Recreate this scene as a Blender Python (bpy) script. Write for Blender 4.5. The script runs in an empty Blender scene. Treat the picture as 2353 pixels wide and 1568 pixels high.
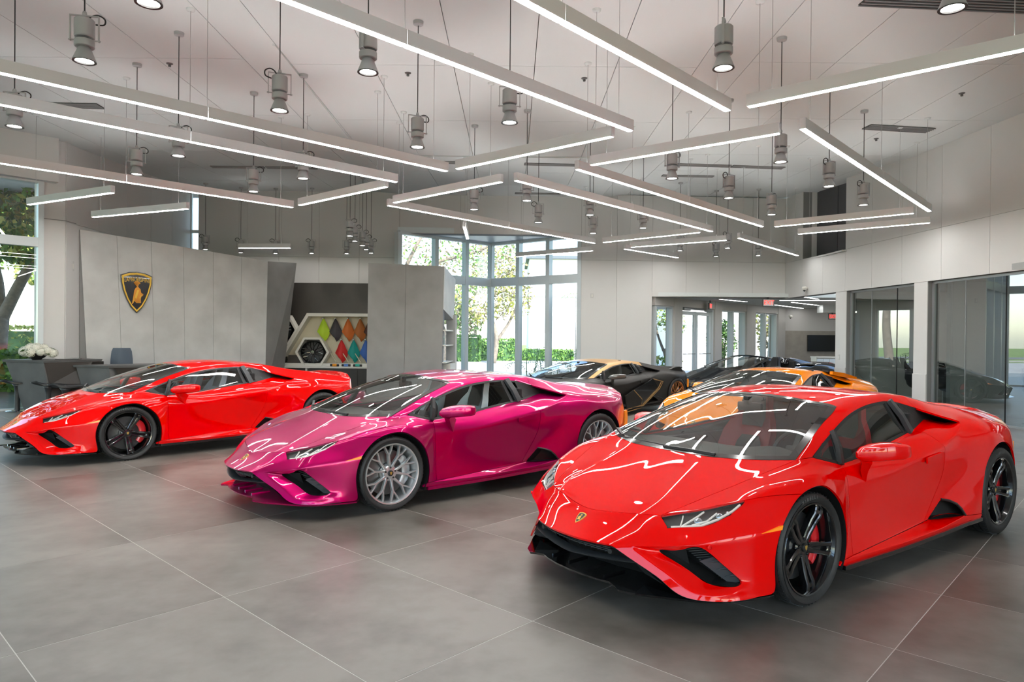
import bpy, bmesh, math, random
import numpy as np
from mathutils import Vector, Matrix

D = bpy.data
SC = bpy.context.scene
COL = SC.collection
R_ = math.radians
random.seed(7)

# ------------------------------------------------------------------ camera, exposure, sky, sun
cam = D.cameras.new('camera'); cam_o = D.objects.new('camera', cam); COL.objects.link(cam_o)
CAM_H = 1.591
_p, _r = R_(-.334), R_(-.512)
_r0, _u0, _f0 = Vector((1, 0, 0)), Vector((0, -math.sin(_p), math.cos(_p))), Vector((0, math.cos(_p), math.sin(_p)))
_right = _r0 * math.cos(_r) - _u0 * math.sin(_r); _up = _r0 * math.sin(_r) + _u0 * math.cos(_r)
_m = Matrix((_right, _up, -_f0)).transposed().to_4x4(); _m.translation = (0, 0, CAM_H)
cam_o.matrix_world = _m
cam.sensor_width = 36; cam.lens = 36 * 1581.19 / 2353; cam.clip_start = .05; cam.clip_end = 600
SC.camera = cam_o
vs = SC.view_settings
vs.view_transform = 'Standard'; vs.look = 'None'; vs.gamma = 1; vs.use_curve_mapping = False
vs.exposure = 1.0
SC.cycles.use_denoising = True
SC.cycles.max_bounces = 10; SC.cycles.diffuse_bounces = 4; SC.cycles.glossy_bounces = 5
SC.cycles.transmission_bounces = 6; SC.cycles.transparent_max_bounces = 16
SC.cycles.caustics_reflective = False; SC.cycles.caustics_refractive = False
SC.cycles.sample_clamp_indirect = 6

W = D.worlds.new('sky'); SC.world = W; W.use_nodes = True
nt = W.node_tree; nt.nodes.clear()
_o = nt.nodes.new('ShaderNodeOutputWorld'); _b = nt.nodes.new('ShaderNodeBackground')
_s = nt.nodes.new('ShaderNodeTexSky'); _s.sky_type = 'NISHITA'; _s.sun_disc = False
_s.sun_elevation = R_(38); _s.sun_rotation = R_(150); _s.air_density = 1.0; _s.dust_density = 1.0; _s.ozone_density = 1.2
nt.links.new(_s.outputs[0], _b.inputs[0]); nt.links.new(_b.outputs[0], _o.inputs[0])
_b.inputs[1].default_value = 0.45
sun = D.lights.new('sun', 'SUN'); sun.energy = 7.0; sun.angle = R_(1); sun.color = (1, .95, .86)
sun_o = D.objects.new('sun', sun); COL.objects.link(sun_o)
sun_o.rotation_euler = Vector((-.45, .62, -.72)).to_track_quat('-Z', 'Y').to_euler()

# ------------------------------------------------------------------ helpers
def link(o, parent=None):
    COL.objects.link(o)
    if parent is not None: o.parent = parent
    return o

def tag(o, label=None, cat=None, group=None, kind=None):
    if label: o['label'] = label
    if cat: o['category'] = cat
    if group: o['group'] = group
    if kind: o['kind'] = kind
    return o

def empty(name, loc=(0, 0, 0), rz=0, parent=None):
    o = D.objects.new(name, None); o.location = loc; o.rotation_euler = (0, 0, rz); o.empty_display_size = .2
    return link(o, parent)

def mesh(name, V, F, mat=None, parent=None, smooth=False, angle=None, loc=None):
    me = D.meshes.new(name)
    me.from_pydata([tuple(map(float, v)) for v in V], [], [tuple(map(int, f)) for f in F]); me.validate(); me.update()
    if smooth or angle:
        me.polygons.foreach_set('use_smooth', [True] * len(me.polygons))
        if angle: me.set_sharp_from_angle(angle=R_(angle))
    mats = mat if isinstance(mat, (list, tuple)) else [mat]
    for m in mats:
        if m: me.materials.append(m)
    o = D.objects.new(name, me)
    if loc is not None: o.location = loc
    return link(o, parent)

def inst(src, name=None, parent=None, loc=None, rz=None):
    o = D.objects.new(name or src.name.split('.')[0], src.data)
    if loc is not None: o.location = loc
    if rz is not None: o.rotation_euler = (0, 0, rz)
    return link(o, parent)

def copy_tree(o, parent=None):
    c = o.copy(); COL.objects.link(c); c.parent = parent
    for ch in list(o.children): copy_tree(ch, c)
    return c

class MB:
    """Collects boxes, bars, tubes and lathes and links them as one mesh object."""
    def __init__(s): s.V = []; s.F = []
    def add(s, V, F):
        n = len(s.V); s.V += [tuple(v) for v in V]; s.F += [tuple(i + n for i in f) for f in F]; return s
    def box(s, c, d, rz=0, bev=0, M=None):
        x, y, z = d[0] / 2, d[1] / 2, d[2] / 2
        if bev <= 0:
            V = [(a * x, b * y, e * z) for a in (-1, 1) for b in (-1, 1) for e in (-1, 1)]
            F = [(0, 1, 3, 2), (4, 6, 7, 5), (0, 4, 5, 1), (2, 3, 7, 6), (0, 2, 6, 4), (1, 5, 7, 3)]
        else:
            bm = bmesh.new(); bmesh.ops.create_cube(bm, size=1)
            for v in bm.verts: v.co = (v.co.x * d[0], v.co.y * d[1], v.co.z * d[2])
            bmesh.ops.bevel(bm, geom=bm.edges[:], offset=bev, segments=2, affect='EDGES', profile=.6)
            bm.verts.index_update(); V = [v.co[:] for v in bm.verts]; F = [[v.index for v in f.verts] for f in bm.faces]; bm.free()
        cs, sn = math.cos(rz), math.sin(rz)
        V = [(c[0] + v[0] * cs - v[1] * sn, c[1] + v[0] * sn + v[1] * cs, c[2] + v[2]) for v in V]
        if M is not None: V = [tuple(M @ Vector(v)) for v in V]
        return s.add(V, F)
    def prism(s, poly, h0, h1, fn=lambda x, y, h: (x, y, h)):
        n = len(poly)
        V = [fn(p[0], p[1], h0) for p in poly] + [fn(p[0], p[1], h1) for p in poly]
        F = [tuple(range(n))[::-1], tuple(range(n, 2 * n))] + [(i, (i + 1) % n, n + (i + 1) % n, n + i) for i in range(n)]
        return s.add(V, F)
    def tube(s, pts, r, n=8, cap=True):
        pts = [Vector(p) for p in pts]; rs = r if isinstance(r, (list, tuple)) else [r] * len(pts)
        V = []; up = None
        for i, p in enumerate(pts):
            t = (pts[min(i + 1, len(pts) - 1)] - pts[max(i - 1, 0)]).normalized()
            if up is None:
                up = Vector((0, 0, 1)) if abs(t.z) < .9 else Vector((1, 0, 0))
            a = t.cross(up).normalized(); up = a.cross(t).normalized()
            for k in range(n):
                q = 2 * math.pi * k / n; V.append(p + (a * math.cos(q) + up * math.sin(q)) * rs[i])
        F = [(i * n + k, i * n + (k + 1) % n, (i + 1) * n + (k + 1) % n, (i + 1) * n + k) for i in range(len(pts) - 1) for k in range(n)]
        if cap: F += [tuple(range(n))[::-1], tuple(range((len(pts) - 1) * n, len(pts) * n))]
        return s.add(V, F)
    def bar(s, pts, w, h, up=(0, 0, 1), cap=True):
        """Rectangular section swept along pts; w across, h along up."""
        pts = [Vector(p) for p in pts]; V = []; u0 = Vector(up)
        ws = w if isinstance(w, (list, tuple)) else [w] * len(pts); hs = h if isinstance(h, (list, tuple)) else [h] * len(pts)
        for i, p in enumerate(pts):
            t = (pts[min(i + 1, len(pts) - 1)] - pts[max(i - 1, 0)]).normalized()
            a = t.cross(u0).normalized(); b = a.cross(t).normalized()
            for x, y in ((-1, -1), (1, -1), (1, 1), (-1, 1)): V.append(p + a * x * ws[i] / 2 + b * y * hs[i] / 2)
        n = 4
        F = [(i * n + k, i * n + (k + 1) % n, (i + 1) * n + (k + 1) % n, (i + 1) * n + k) for i in range(len(pts) - 1) for k in range(n)]
        if cap: F += [(3, 2, 1, 0), tuple(range((len(pts) - 1) * n, len(pts) * n))]
        return s.add(V, F)
    def lathe(s, prof, n=24, c=(0, 0, 0), axis='z', close=False):
        V = []
        for r, h in prof:
            for k in range(n):
                q = 2 * math.pi * k / n; x, y = r * math.cos(q), r * math.sin(q)
                V.append((c[0] + x, c[1] + y, c[2] + h) if axis == 'z' else (c[0] + x, c[1] + h, c[2] + y))
        m = len(prof)
        F = []
        for i in range(m if close else m - 1):
            j = (i + 1) % m
            for k in range(n):
                f = (i * n + k, i * n + (k + 1) % n, j * n + (k + 1) % n, j * n + k)
                F.append(f if axis == 'z' else f[::-1])
        return s.add(V, F)
    def build(s, name, mat=None, parent=None, smooth=False, angle=None, loc=None):
        return mesh(name, s.V, s.F, mat, parent, smooth, angle, loc)

MATS = {}
def mk(name, col, rough=.5, metal=0, coat=0, emit=None, es=0, spec=.5, alpha=1, sheen=0, bump=0, bscale=60, var=0, vscale=4, ior=1.5, detail=4):
    if name in MATS: return MATS[name]
    m = D.materials.new(name); m.use_nodes = True; t = m.node_tree; b = t.nodes['Principled BSDF']
    b.inputs['Base Color'].default_value = (*col, 1); b.inputs['Roughness'].default_value = rough; b.inputs['Metallic'].default_value = metal
    b.inputs['Coat Weight'].default_value = coat; b.inputs['Coat Roughness'].default_value = .02
    b.inputs['Specular IOR Level'].default_value = spec; b.inputs['IOR'].default_value = ior
    if emit: b.inputs['Emission Color'].default_value = (*emit, 1); b.inputs['Emission Strength'].default_value = es
    if sheen: b.inputs['Sheen Weight'].default_value = sheen
    if bump or var:
        tc = t.nodes.new('ShaderNodeTexCoord')
        if var:
            n = t.nodes.new('ShaderNodeTexNoise'); n.inputs['Scale'].default_value = vscale; n.inputs['Detail'].default_value = detail
            r = t.nodes.new('ShaderNodeMix'); r.data_type = 'RGBA'
            r.inputs[6].default_value = (*[max(0, c * (1 - var)) for c in col], 1); r.inputs[7].default_value = (*[min(1, c * (1 + var)) for c in col], 1)
            mp = t.nodes.new('ShaderNodeMapRange'); mp.inputs[1].default_value = .3; mp.inputs[2].default_value = .7
            t.links.new(tc.outputs['Object'], n.inputs['Vector']); t.links.new(n.outputs['Fac'], mp.inputs[0]); t.links.new(mp.outputs[0], r.inputs[0]); t.links.new(r.outputs[2], b.inputs['Base Color'])
        if bump:
            n = t.nodes.new('ShaderNodeTexNoise'); n.inputs['Scale'].default_value = bscale; n.inputs['Detail'].default_value = 3
            u = t.nodes.new('ShaderNodeBump'); u.inputs['Strength'].default_value = bump; u.inputs['Distance'].default_value = .01
            t.links.new(tc.outputs['Object'], n.inputs['Vector']); t.links.new(n.outputs['Fac'], u.inputs['Height']); t.links.new(u.outputs[0], b.inputs['Normal'])
    MATS[name] = m
    return m

def glass_mat(name, tint=(1, 1, 1), f0=.04, refl=(1, 1, 1), rough=0.0, gain=1.0):
    """Thin architectural pane: straight transmission tinted, mirror reflection by Fresnel."""
    if name in MATS: return MATS[name]
    m = D.materials.new(name); m.use_nodes = True; t = m.node_tree; t.nodes.clear()
    o = t.nodes.new('ShaderNodeOutputMaterial'); mx = t.nodes.new('ShaderNodeMixShader'); tr = t.nodes.new('ShaderNodeBsdfTransparent'); gl = t.nodes.new('ShaderNodeBsdfGlossy')
    tr.inputs[0].default_value = (*tint, 1); gl.inputs['Color'].default_value = (*refl, 1); gl.inputs['Roughness'].default_value = rough
    fr = t.nodes.new('ShaderNodeLayerWeight'); fr.inputs['Blend'].default_value = .5
    pw = t.nodes.new('ShaderNodeMath'); pw.operation = 'POWER'; pw.inputs[1].default_value = 4.5
    mr = t.nodes.new('ShaderNodeMapRange'); mr.inputs[3].default_value = f0 * 2 * gain; mr.inputs[4].default_value = 1
    t.links.new(fr.outputs['Facing'], pw.inputs[0]); t.links.new(pw.outputs[0], mr.inputs[0]); t.links.new(mr.outputs[0], mx.inputs[0])
    t.links.new(tr.outputs[0], mx.inputs[1]); t.links.new(gl.outputs[0], mx.inputs[2]); t.links.new(mx.outputs[0], o.inputs[0])
    MATS[name] = m
    return m

def cat_rom(pts, n):
    P = [np.array(p, float) for p in pts]; out = []
    for i in range(len(P) - 1):
        a, b, c, d = P[max(i - 1, 0)], P[i], P[i + 1], P[min(i + 2, len(P) - 1)]
        for k in range(n):
            t = k / n; out.append(.5 * (2 * b + (c - a) * t + (2 * a - 5 * b + 4 * c - d) * t * t + (3 * b - a - 3 * c + d) * t ** 3))
    out.append(P[-1]); return out

def bezier_poly(pts): return [tuple(p) for p in pts]

def text_mesh(txt, size, depth=0.0, spacing=1.0):
    cu = D.curves.new('txt', 'FONT'); cu.body = txt; cu.size = size; cu.extrude = depth; cu.align_x = 'CENTER'; cu.align_y = 'CENTER'; cu.space_character = spacing
    cu.resolution_u = 3
    o = D.objects.new('txt', cu); COL.objects.link(o)
    dg = bpy.context.evaluated_depsgraph_get(); dg.update(); me = o.evaluated_get(dg).to_mesh()
    V = [v.co[:] for v in me.vertices]; F = [tuple(p.vertices) for p in me.polygons]
    o.evaluated_get(dg).to_mesh_clear(); D.objects.remove(o); D.curves.remove(cu)
    return V, F
# ------------------------------------------------------------------ cars
def cc_subdiv(V, F, L, sharp, sharp_on):
    """One Catmull-Clark step on numpy verts, faces, face labels and a set of sharp edges."""
    V = np.asarray(V); nV = len(V)
    fp = np.array([V[list(f)].mean(0) for f in F])
    edges = {}; ef = []; ev = []
    vf = [[] for _ in range(nV)]
    fe = []
    for fi, f in enumerate(F):
        row = []
        for i, a in enumerate(f):
            b = f[(i + 1) % len(f)]
            k = (a, b) if a < b else (b, a)
            e = edges.get(k)
            if e is None:
                e = edges[k] = len(ev); ev.append(k); ef.append([])
            ef[e].append(fi); row.append(e); vf[a].append(fi)
        fe.append(row)
    ep = np.zeros((len(ev), 3)); shp = []
    ve = [[] for _ in range(nV)]
    for e, (a, b) in enumerate(ev):
        s = len(ef[e]) != 2 or (sharp_on and (a, b) in sharp)
        shp.append(s)
        ve[a].append(e); ve[b].append(e)
        ep[e] = (V[a] + V[b]) / 2 if s else (V[a] + V[b] + fp[ef[e][0]] + fp[ef[e][1]]) / 4
    vp = np.zeros_like(V)
    for v in range(nV):
        es = [e for e in ve[v] if shp[e]]
        if len(es) < 2:
            n = len(vf[v])
            if n == 0: vp[v] = V[v]; continue
            Fa = fp[vf[v]].mean(0)
            Ra = np.mean([(V[ev[e][0]] + V[ev[e][1]]) / 2 for e in ve[v]], axis=0)
            vp[v] = (Fa + 2 * Ra + (n - 3) * V[v]) / n
        elif len(es) == 2:
            o = [ev[e][0] if ev[e][1] == v else ev[e][1] for e in es]
            vp[v] = V[v] * .75 + (V[o[0]] + V[o[1]]) * .125
        else:
            vp[v] = V[v]
    NV = np.vstack([vp, ep, fp])
    NF = []; NL = []
    for fi, f in enumerate(F):
        n = len(f)
        for i, a in enumerate(f):
            NF.append((a, nV + fe[fi][i], nV + len(ev) + fi, nV + fe[fi][(i - 1) % n])); NL.append(L[fi])
    ns = set()
    for e, (a, b) in enumerate(ev):
        if (a, b) in sharp:
            m = nV + e
            ns.add((a, m)); ns.add((b, m))
    return NV, NF, NL, ns

# control points of the left half of the body: x forward from the front axle, y left, z up (metres)
CAGE = """c0 1.13 0 .392;a0 1.122 .15 .392;h0 1.068 .346 .394;m0 .986 .436 .394;s0 .925 .53 .408;sb .86 .65 .428;t0 .795 .765 .454;u0 .66 .852 .478;v0 .48 .93 .501;x0 .333 .966 .517
c1 1.0 0 .463;a1 .992 .14 .464;h1 .95 .36 .474;m1 .905 .47 .474;s1 .831 .568 .509;b1 .776 .66 .526;t1 .721 .753 .548;p1 .60 .805 .602;T .484 .822 .668
c2 .932 0 .515;a2 .921 .126 .523;h2 .862 .37 .551;m2 .842 .43 .555;s2 .815 .49 .559;q1 .705 .61 .597;q2 .60 .715 .632
c3 .78 0 .590;a3 .78 .13 .591;h3 .755 .405 .603;m3 .725 .475 .602;s3 .68 .553 .609
c4 .64 0 .651;a4 .64 .13 .652;h4 .62 .392 .658;m4 .585 .495 .654;s4 .55 .607 .657
c5 .48 0 .717;a5 .48 .13 .718;h5 .47 .374 .716;m5 .43 .52 .711;s5 .40 .665 .706
c6 .34 0 .772;a6 .34 .13 .772;h6 .32 .356 .772;m6 .26 .555 .768;s6 .17 .74 .779
c7 .22 0 .818;a7 .215 .13 .818;h7 .194 .341 .818;m7 .09 .60 .828;w -.063 .801 .842
f4 .27 .85 .738;f5 .03 .866 .79;f6 -.20 .862 .808;g3 .42 .897 .605;g4 .28 .92 .692;g5 .08 .932 .757;g6 -.15 .928 .768;g7 -.34 .912 .735
x1 .262 .968 .606;l5 .135 .968 .69;l6 -.043 .968 .717;l7 -.172 .967 .682;l8 -.295 .965 .591;l9 -.365 .96 .478;l0 -.393 .955 .335;la -.388 .95 .255;lb -.383 .947 .207;lc -.38 .938 .165
xa .367 .956 .40;xb .362 .945 .268;xc .349 .935 .152
v1 .50 .917 .37;v2 .475 .92 .25;v3 .47 .928 .150;e1 .992 .47 .312;e2 .915 .60 .231;e3 .845 .715 .153;r1 .93 .533 .325;r2 .872 .634 .257;r3 .814 .731 .19
i0 .863 .53 .372;i1 .81 .61 .32;i2 .757 .69 .268;i3 .708 .766 .219;i4 .632 .869 .220;i5 .573 .880 .238;ib .68 .825 .34;i6 .785 .764 .436;ix .845 .60 .388;iy .818 .68 .412
k4 .71 .845 .178;k5 .63 .893 .202;j4 .66 .888 .148
tt -.216 .812 .847;D0 -.474 .856 .779;wp -.33 .745 .945;wq -.60 .68 1.040;wt -.852 .613 1.117;o1 -.39 .785 .914;o2 -.554 .753 .979;o3 -.90 .680 1.071;o4 -1.24 .633 1.119;o5 -1.55 .606 1.130;o6 -1.75 .612 1.109
W1c -.10 0 .955;W1a -.10 .13 .955;W1h -.115 .335 .947;W1m -.19 .56 .945;W2c -.44 0 1.079;W2a -.44 .13 1.078;W2h -.45 .32 1.068;W2m -.50 .52 1.054
ct -.78 0 1.176;at -.78 .13 1.175;ht -.79 .31 1.165;mt -.815 .47 1.146
R1c -1.2 0 1.213;R1a -1.2 .13 1.212;R1h -1.2 .30 1.204;R1m -1.2 .46 1.186;re4 -1.22 .572 1.160
R2c -1.58 0 1.203;R2a -1.58 .13 1.202;R2h -1.58 .30 1.196;R2m -1.58 .45 1.183;re5 -1.55 .552 1.168
R3c -1.80 0 1.185;R3a -1.80 .13 1.184;R3h -1.80 .30 1.179;R3m -1.80 .45 1.170;rf -1.78 .553 1.160
R4c -1.97 0 1.165;R4a -1.97 .13 1.164;R4h -1.97 .30 1.160;R4m -1.97 .46 1.153;re6 -1.95 .565 1.146
R5c -2.2 0 1.120;R5a -2.2 .13 1.120;R5h -2.2 .30 1.117;R5m -2.2 .47 1.108;re7 -2.2 .588 1.098
R6c -2.5 0 1.062;R6a -2.5 .13 1.062;R6h -2.5 .31 1.059;R6m -2.5 .49 1.053;re8 -2.45 .618 1.052
R7c -2.85 0 1.000;R7a -2.85 .13 1.0;R7h -2.85 .32 .999;R7m -2.85 .51 .999;re9 -2.85 .66 .998
R8c -3.2 0 .957;R8a -3.2 .13 .957;R8h -3.2 .33 .956;R8m -3.18 .53 .955;re0 -3.15 .705 .950
R9c -3.50 0 .99;R9a -3.50 .13 .99;R9h -3.49 .33 .985;R9m -3.46 .54 .962;rz -3.39 .735 .908
e6 -1.92 .668 1.058;e7 -2.13 .748 .998;ST -2.346 .829 .94;P8 -2.55 .853 .933;P9 -2.75 .862 .922;P0 -3.05 .852 .895;Pz -3.34 .792 .868
bA -.915 .828 .802;bB -1.18 .793 .833;bC -1.61 .742 .876;bD -1.80 .718 .900;bE -2.08 .66 .955;bF -2.36 .60 .93;eF -2.36 .56 1.02
U0 -.474 .887 .735;U1 -.93 .886 .745;U2 -1.20 .868 .774;U3 -1.60 .838 .845;U4 -1.80 .828 .868;U5 -2.1 .775 .915;S9 -2.36 .70 .92
K0 -.472 .906 .655;K1 -.93 .918 .672;K2 -1.20 .917 .700;K3 -1.57 .917 .752;K4 -1.86 .915 .788;K5 -2.09 .888 .852
M0 -.468 .917 .54;M1 -.95 .904 .53;M2 -1.25 .901 .56;M3 -1.58 .904 .605;S1 -1.845 .918 .66
L0 -.464 .928 .41;L1 -.95 .90 .40;L2 -1.25 .89 .42;L3 -1.57 .889 .465;S2 -1.80 .906 .53
Q0 -.462 .940 .29;Q1 -.95 .907 .29;Q2 -1.25 .889 .31;Q3 -1.56 .878 .335;S3 -1.72 .889 .40
D5 -.465 .948 .213;N1 -1.0 .913 .228;N2 -1.3 .894 .236;N3 -1.52 .880 .242;S4 -1.62 .874 .246;If -1.681 .870 .247;N5 -2.0 .85 .25
O1 -1.0 .962 .196;O2 -1.3 .968 .202;O3 -1.52 .972 .207;O4 -1.62 .974 .21;O5 -1.70 .975 .213;SR -2.074 .979 .25
B1 -1.0 .952 .165;B2 -1.3 .958 .17;B3 -1.52 .962 .175;B4 -1.62 .964 .178;B5 -1.70 .966 .18;B6 -2.08 .975 .195;B7 -2.2 .982 .197;B8 -2.33 .986 .20
Qa -2.01 .930 .71;Qb -1.98 .920 .53;Qc -2.38 .945 .79;Qd -2.2 .950 .56;Q8 -2.56 .957 .835;Q9 -2.74 .958 .845;Qy -3.02 .935 .815;Qz -3.27 .872 .79
It -1.829 .903 .393;Ic -2.1 .955 .408;Ie -1.985 .950 .345;X1 -2.18 .980 .33;Y1 -2.2 .986 .235;Ra -2.345 .988 .225;Rb -2.356 .987 .33
R1 -2.364 .986 .425;Rc -2.40 .986 .53;R2 -2.449 .985 .617;R3 -2.592 .985 .725;R4 -2.769 .983 .760;R5 -2.955 .975 .706;R6 -3.094 .960 .572;R7 -3.153 .94 .395;R8 -3.12 .92 .24
T1 -3.36 .83 .62;T2 -3.33 .83 .40;T3 -3.22 .86 .22;Z1c -3.56 0 .62;Z1m -3.50 .5 .62;Z2c -3.58 0 .40;Z2m -3.50 .5 .40;Z3c -3.45 0 .22;Z3m -3.4 .5 .22;Z0c -3.52 0 .84;Z0m -3.47 .54 .83"""
FACES = """B:c0 a0 a1 c1;a0 h0 h1 a1;h0 m0 m1 h1;m0 s0 s1 m1;s0 sb b1 s1;sb t0 t1 b1;t0 u0 p1 t1;c1 a1 a2 c2;a1 h1 h2 a2;h1 m1 m2 h2;m1 s1 s2 m2
B:h0 e1 r1 m0;e1 e2 r2 r1;e2 e3 r3 r2;m0 r1 i1 i0;r1 r2 i2 i1;r2 r3 i3 i2;m0 i0 ix s0;s0 ix iy sb;sb iy i6 t0;t0 i6 ib u0;u0 ib v1 v0;ib i5 v2 v1;v0 v1 xa x0;v1 v2 xb xa;v2 v3 xc xb
B:r3 k4 i4 i3;k4 k5 i5 i4;e3 j4 k4 r3;j4 v3 k5 k4;k5 v3 v2 i5
B:u0 v0 g3 p1;v0 x0 x1 g3;p1 g3 g4 T;g3 x1 l5 g4
F:g4 l5 l6 g5;g5 l6 l7 g6;g6 l7 l8 g7;T g4 g5 f4;f4 g5 g6 f5;f5 g6 g7 f6;s2 q1 q2 s3;s3 q2 T s4;s4 T f4 s5;s5 f4 f5 s6;s6 f5 f6 w;w f6 D0 tt;f6 g7 U0 D0;g7 l8 K0 U0;l8 l9 M0 K0;l9 l0 L0 M0;l0 la Q0 L0;la lb D5 Q0
L:s1 b1 q1 s2;b1 t1 q2 q1;t1 p1 T q2
H:c2 a2 a3 c3;a2 h2 h3 a3;h2 m2 m3 h3;m2 s2 s3 m3;c3 a3 a4 c4;a3 h3 h4 a4;h3 m3 m4 h4;m3 s3 s4 m4;c4 a4 a5 c5;a4 h4 h5 a5;h4 m4 m5 h5;m4 s4 s5 m5;c5 a5 a6 c6;a5 h5 h6 a6;h5 m5 m6 h6;m5 s5 s6 m6;c6 a6 a7 c7;a6 h6 h7 a7;h6 m6 m7 h7;m6 s6 w m7
W:c7 a7 W1a W1c;a7 h7 W1h W1a;h7 m7 W1m W1h;m7 w wp W1m;W1c W1a W2a W2c;W1a W1h W2h W2a;W1h W1m W2m W2h;W1m wp wq W2m;W2c W2a at ct;W2a W2h ht at;W2h W2m mt ht;W2m wq wt mt
R:w tt o1 wp;wp o1 o2 wq;wq o2 o3 wt;wt o3 o4 re4;re4 o4 o5 re5;re5 o5 o6 rf;rf o6 e6 re6
R:ct at R1a R1c;at ht R1h R1a;ht mt R1m R1h;mt wt re4 R1m;R1c R1a R2a R2c;R1a R1h R2h R2a;R1h R1m R2m R2h;R1m re4 re5 R2m;R2c R2a R3a R3c;R2a R2h R3h R3a;R2h R2m R3m R3h;R2m re5 rf R3m;R3c R3a R4a R4c;R3a R3h R4h R4a;R3h R3m R4m R4h;R3m rf re6 R4m
E:R4c R4a R5a R5c;R4a R4h R5h R5a;R4h R4m R5m R5h;R5c R5a R6a R6c;R5a R5h R6h R6a;R5h R5m R6m R6h;R6c R6a R7a R7c;R6a R6h R7h R7a;R6h R6m R7m R7h;R7c R7a R8a R8c;R7a R7h R8h R8a;R7h R7m R8m R8h
T:R8c R8a R9a R9c;R8a R8h R9h R9a;R8h R8m R9m R9h;R8m re0 rz R9m
Q:R4m re6 re7 R5m;R5m re7 re8 R6m;R6m re8 re9 R7m;R7m re9 re0 R8m;re6 e6 e7 re7;re7 e7 ST re8;re8 ST P8 re9;re9 P8 P9 P0;re9 P0 Pz re0;re0 Pz rz
Q:K4 S1 Qa K5;K5 Qa Qc ST;ST Qc Q8 P8;P8 Q8 Q9 P9;P9 Q9 Qy P0;P0 Qy Qz Pz;S1 S2 Qb Qa;Qa Qb Qd Qc;Qc Qd Rc R2;Qc R2 R3 Q8;Q8 R3 R4 Q9;Q9 R4 R5 Qy;Qy R5 R6 Qz;S2 S3 It Qb;Qb It Ic Qd;Qd Ic R1 Rc;It Ie X1 Ic;Ie SR Y1 X1;X1 Y1 Ra Rb;Ic X1 Rb R1;S3 S4 If It;Qz R6 R7 T1;bD U4 U5 bE;U4 K4 K5 U5;U5 K5 ST S9;bE U5 S9 bF
S:lb lc B1 O1;lb O1 N1 D5;N1 O1 O2 N2;N2 O2 O3 N3;N3 O3 O4 S4;S4 O4 O5 If;If O5 SR N5;O1 B1 B2 O2;O2 B2 B3 O3;O3 B3 B4 O4;O4 B4 B5 O5;O5 B5 B6 SR;SR B6 B7 Y1;Y1 B7 B8 Ra
D:D0 U0 U1 bA;bA U1 U2 bB;bB U2 U3 bC;bC U3 U4 bD;U0 K0 K1 U1;U1 K1 K2 U2;U2 K2 K3 U3;U3 K3 K4 U4;K0 M0 M1 K1;K1 M1 M2 K2;K2 M2 M3 K3;K3 M3 S1 K4;M0 L0 L1 M1;M1 L1 L2 M2;M2 L2 L3 M3;M3 L3 S2 S1;L0 Q0 Q1 L1;L1 Q1 Q2 L2;L2 Q2 Q3 L3;L3 Q3 S3 S2;Q0 D5 N1 Q1;Q1 N1 N2 Q2;Q2 N2 N3 Q3;Q3 N3 S4 S3
G:D0 bA o3 o2;bA bB o4 o3;bB bC o5 o4
V:tt D0 o2 o1
C:bC bD o6 o5
K:bD bE e6 o6;bE bF eF e6
T:rz Pz Qz T1;R9c R9a Z0c;R9a R9h Z0m Z0c;R9h R9m Z0m;R9m rz T1 Z0m;Z0c Z0m Z1m Z1c;Z0m T1 Z1m;Z1c Z1m Z2m Z2c;Z1m T1 T2 Z2m;Z2c Z2m Z3m Z3c;Z2m T2 T3 Z3m;T1 R7 T2;T2 R7 R8 T3"""
CREASE = """c0 a0 h0 e1 e2 e3 j4 v3 xc;h0 m0 s0 sb t0 u0 v0 x0;m0 r1 r2 r3 k4 k5 i5 v2;c2 a2 h2 m2 s2;h2 h3 h4 h5 h6 h7;s2 s3 s4 s5 s6 w;s2 q1 q2 T p1 t1 b1 s1 s2;c7 a7 h7 m7 w;w wp wq wt mt ht at ct;tt o1 o2 o3 o4 o5 o6 e6 e7 ST;tt D0 bA bB bC bD bE
o2 D0;o5 bC;o6 bD;K0 K1 K2 K3 K4 K5 ST;D0 U0 K0 M0 L0 Q0 D5 N1 N2 N3 S4 If;U4 K4 S1 S2 S3 S4;bD U4;lb D5;lb O1 O2 O3 O4 O5 SR;It Ic R1;It Ie SR Y1 Ra;It If;re6 re7 re8 re9;R4c R4a R4h R4m re6 e6;R4m R5m R6m R7m R8m;R8c R8a R8h R8m re0;re0 rz;R9c R9a R9h R9m rz Pz Qz;Qz T1 R7;bE bF;bE e6;w tt;lb lc;h1 m1 s1;R9m R8m"""

def parse_cage(over=None):
    P = {}
    for row in CAGE.split('\n'):
        for it in row.split(';'):
            n, x, y, z = it.split(); P[n] = np.array([float(x), float(y), float(z)])
    if over:
        for it in over.split(';'):
            n, x, y, z = it.split(); P[n] = np.array([float(x), float(y), float(z)])
    faces = []
    for row in FACES.split('\n'):
        lab, body = row.split(':')
        for it in body.split(';'): faces.append((lab, it.split()))
    cr = []
    for row in CREASE.split('\n'):
        for it in row.split(';'):
            t = it.split(); cr += list(zip(t[:-1], t[1:]))
    return P, faces, cr

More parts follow.
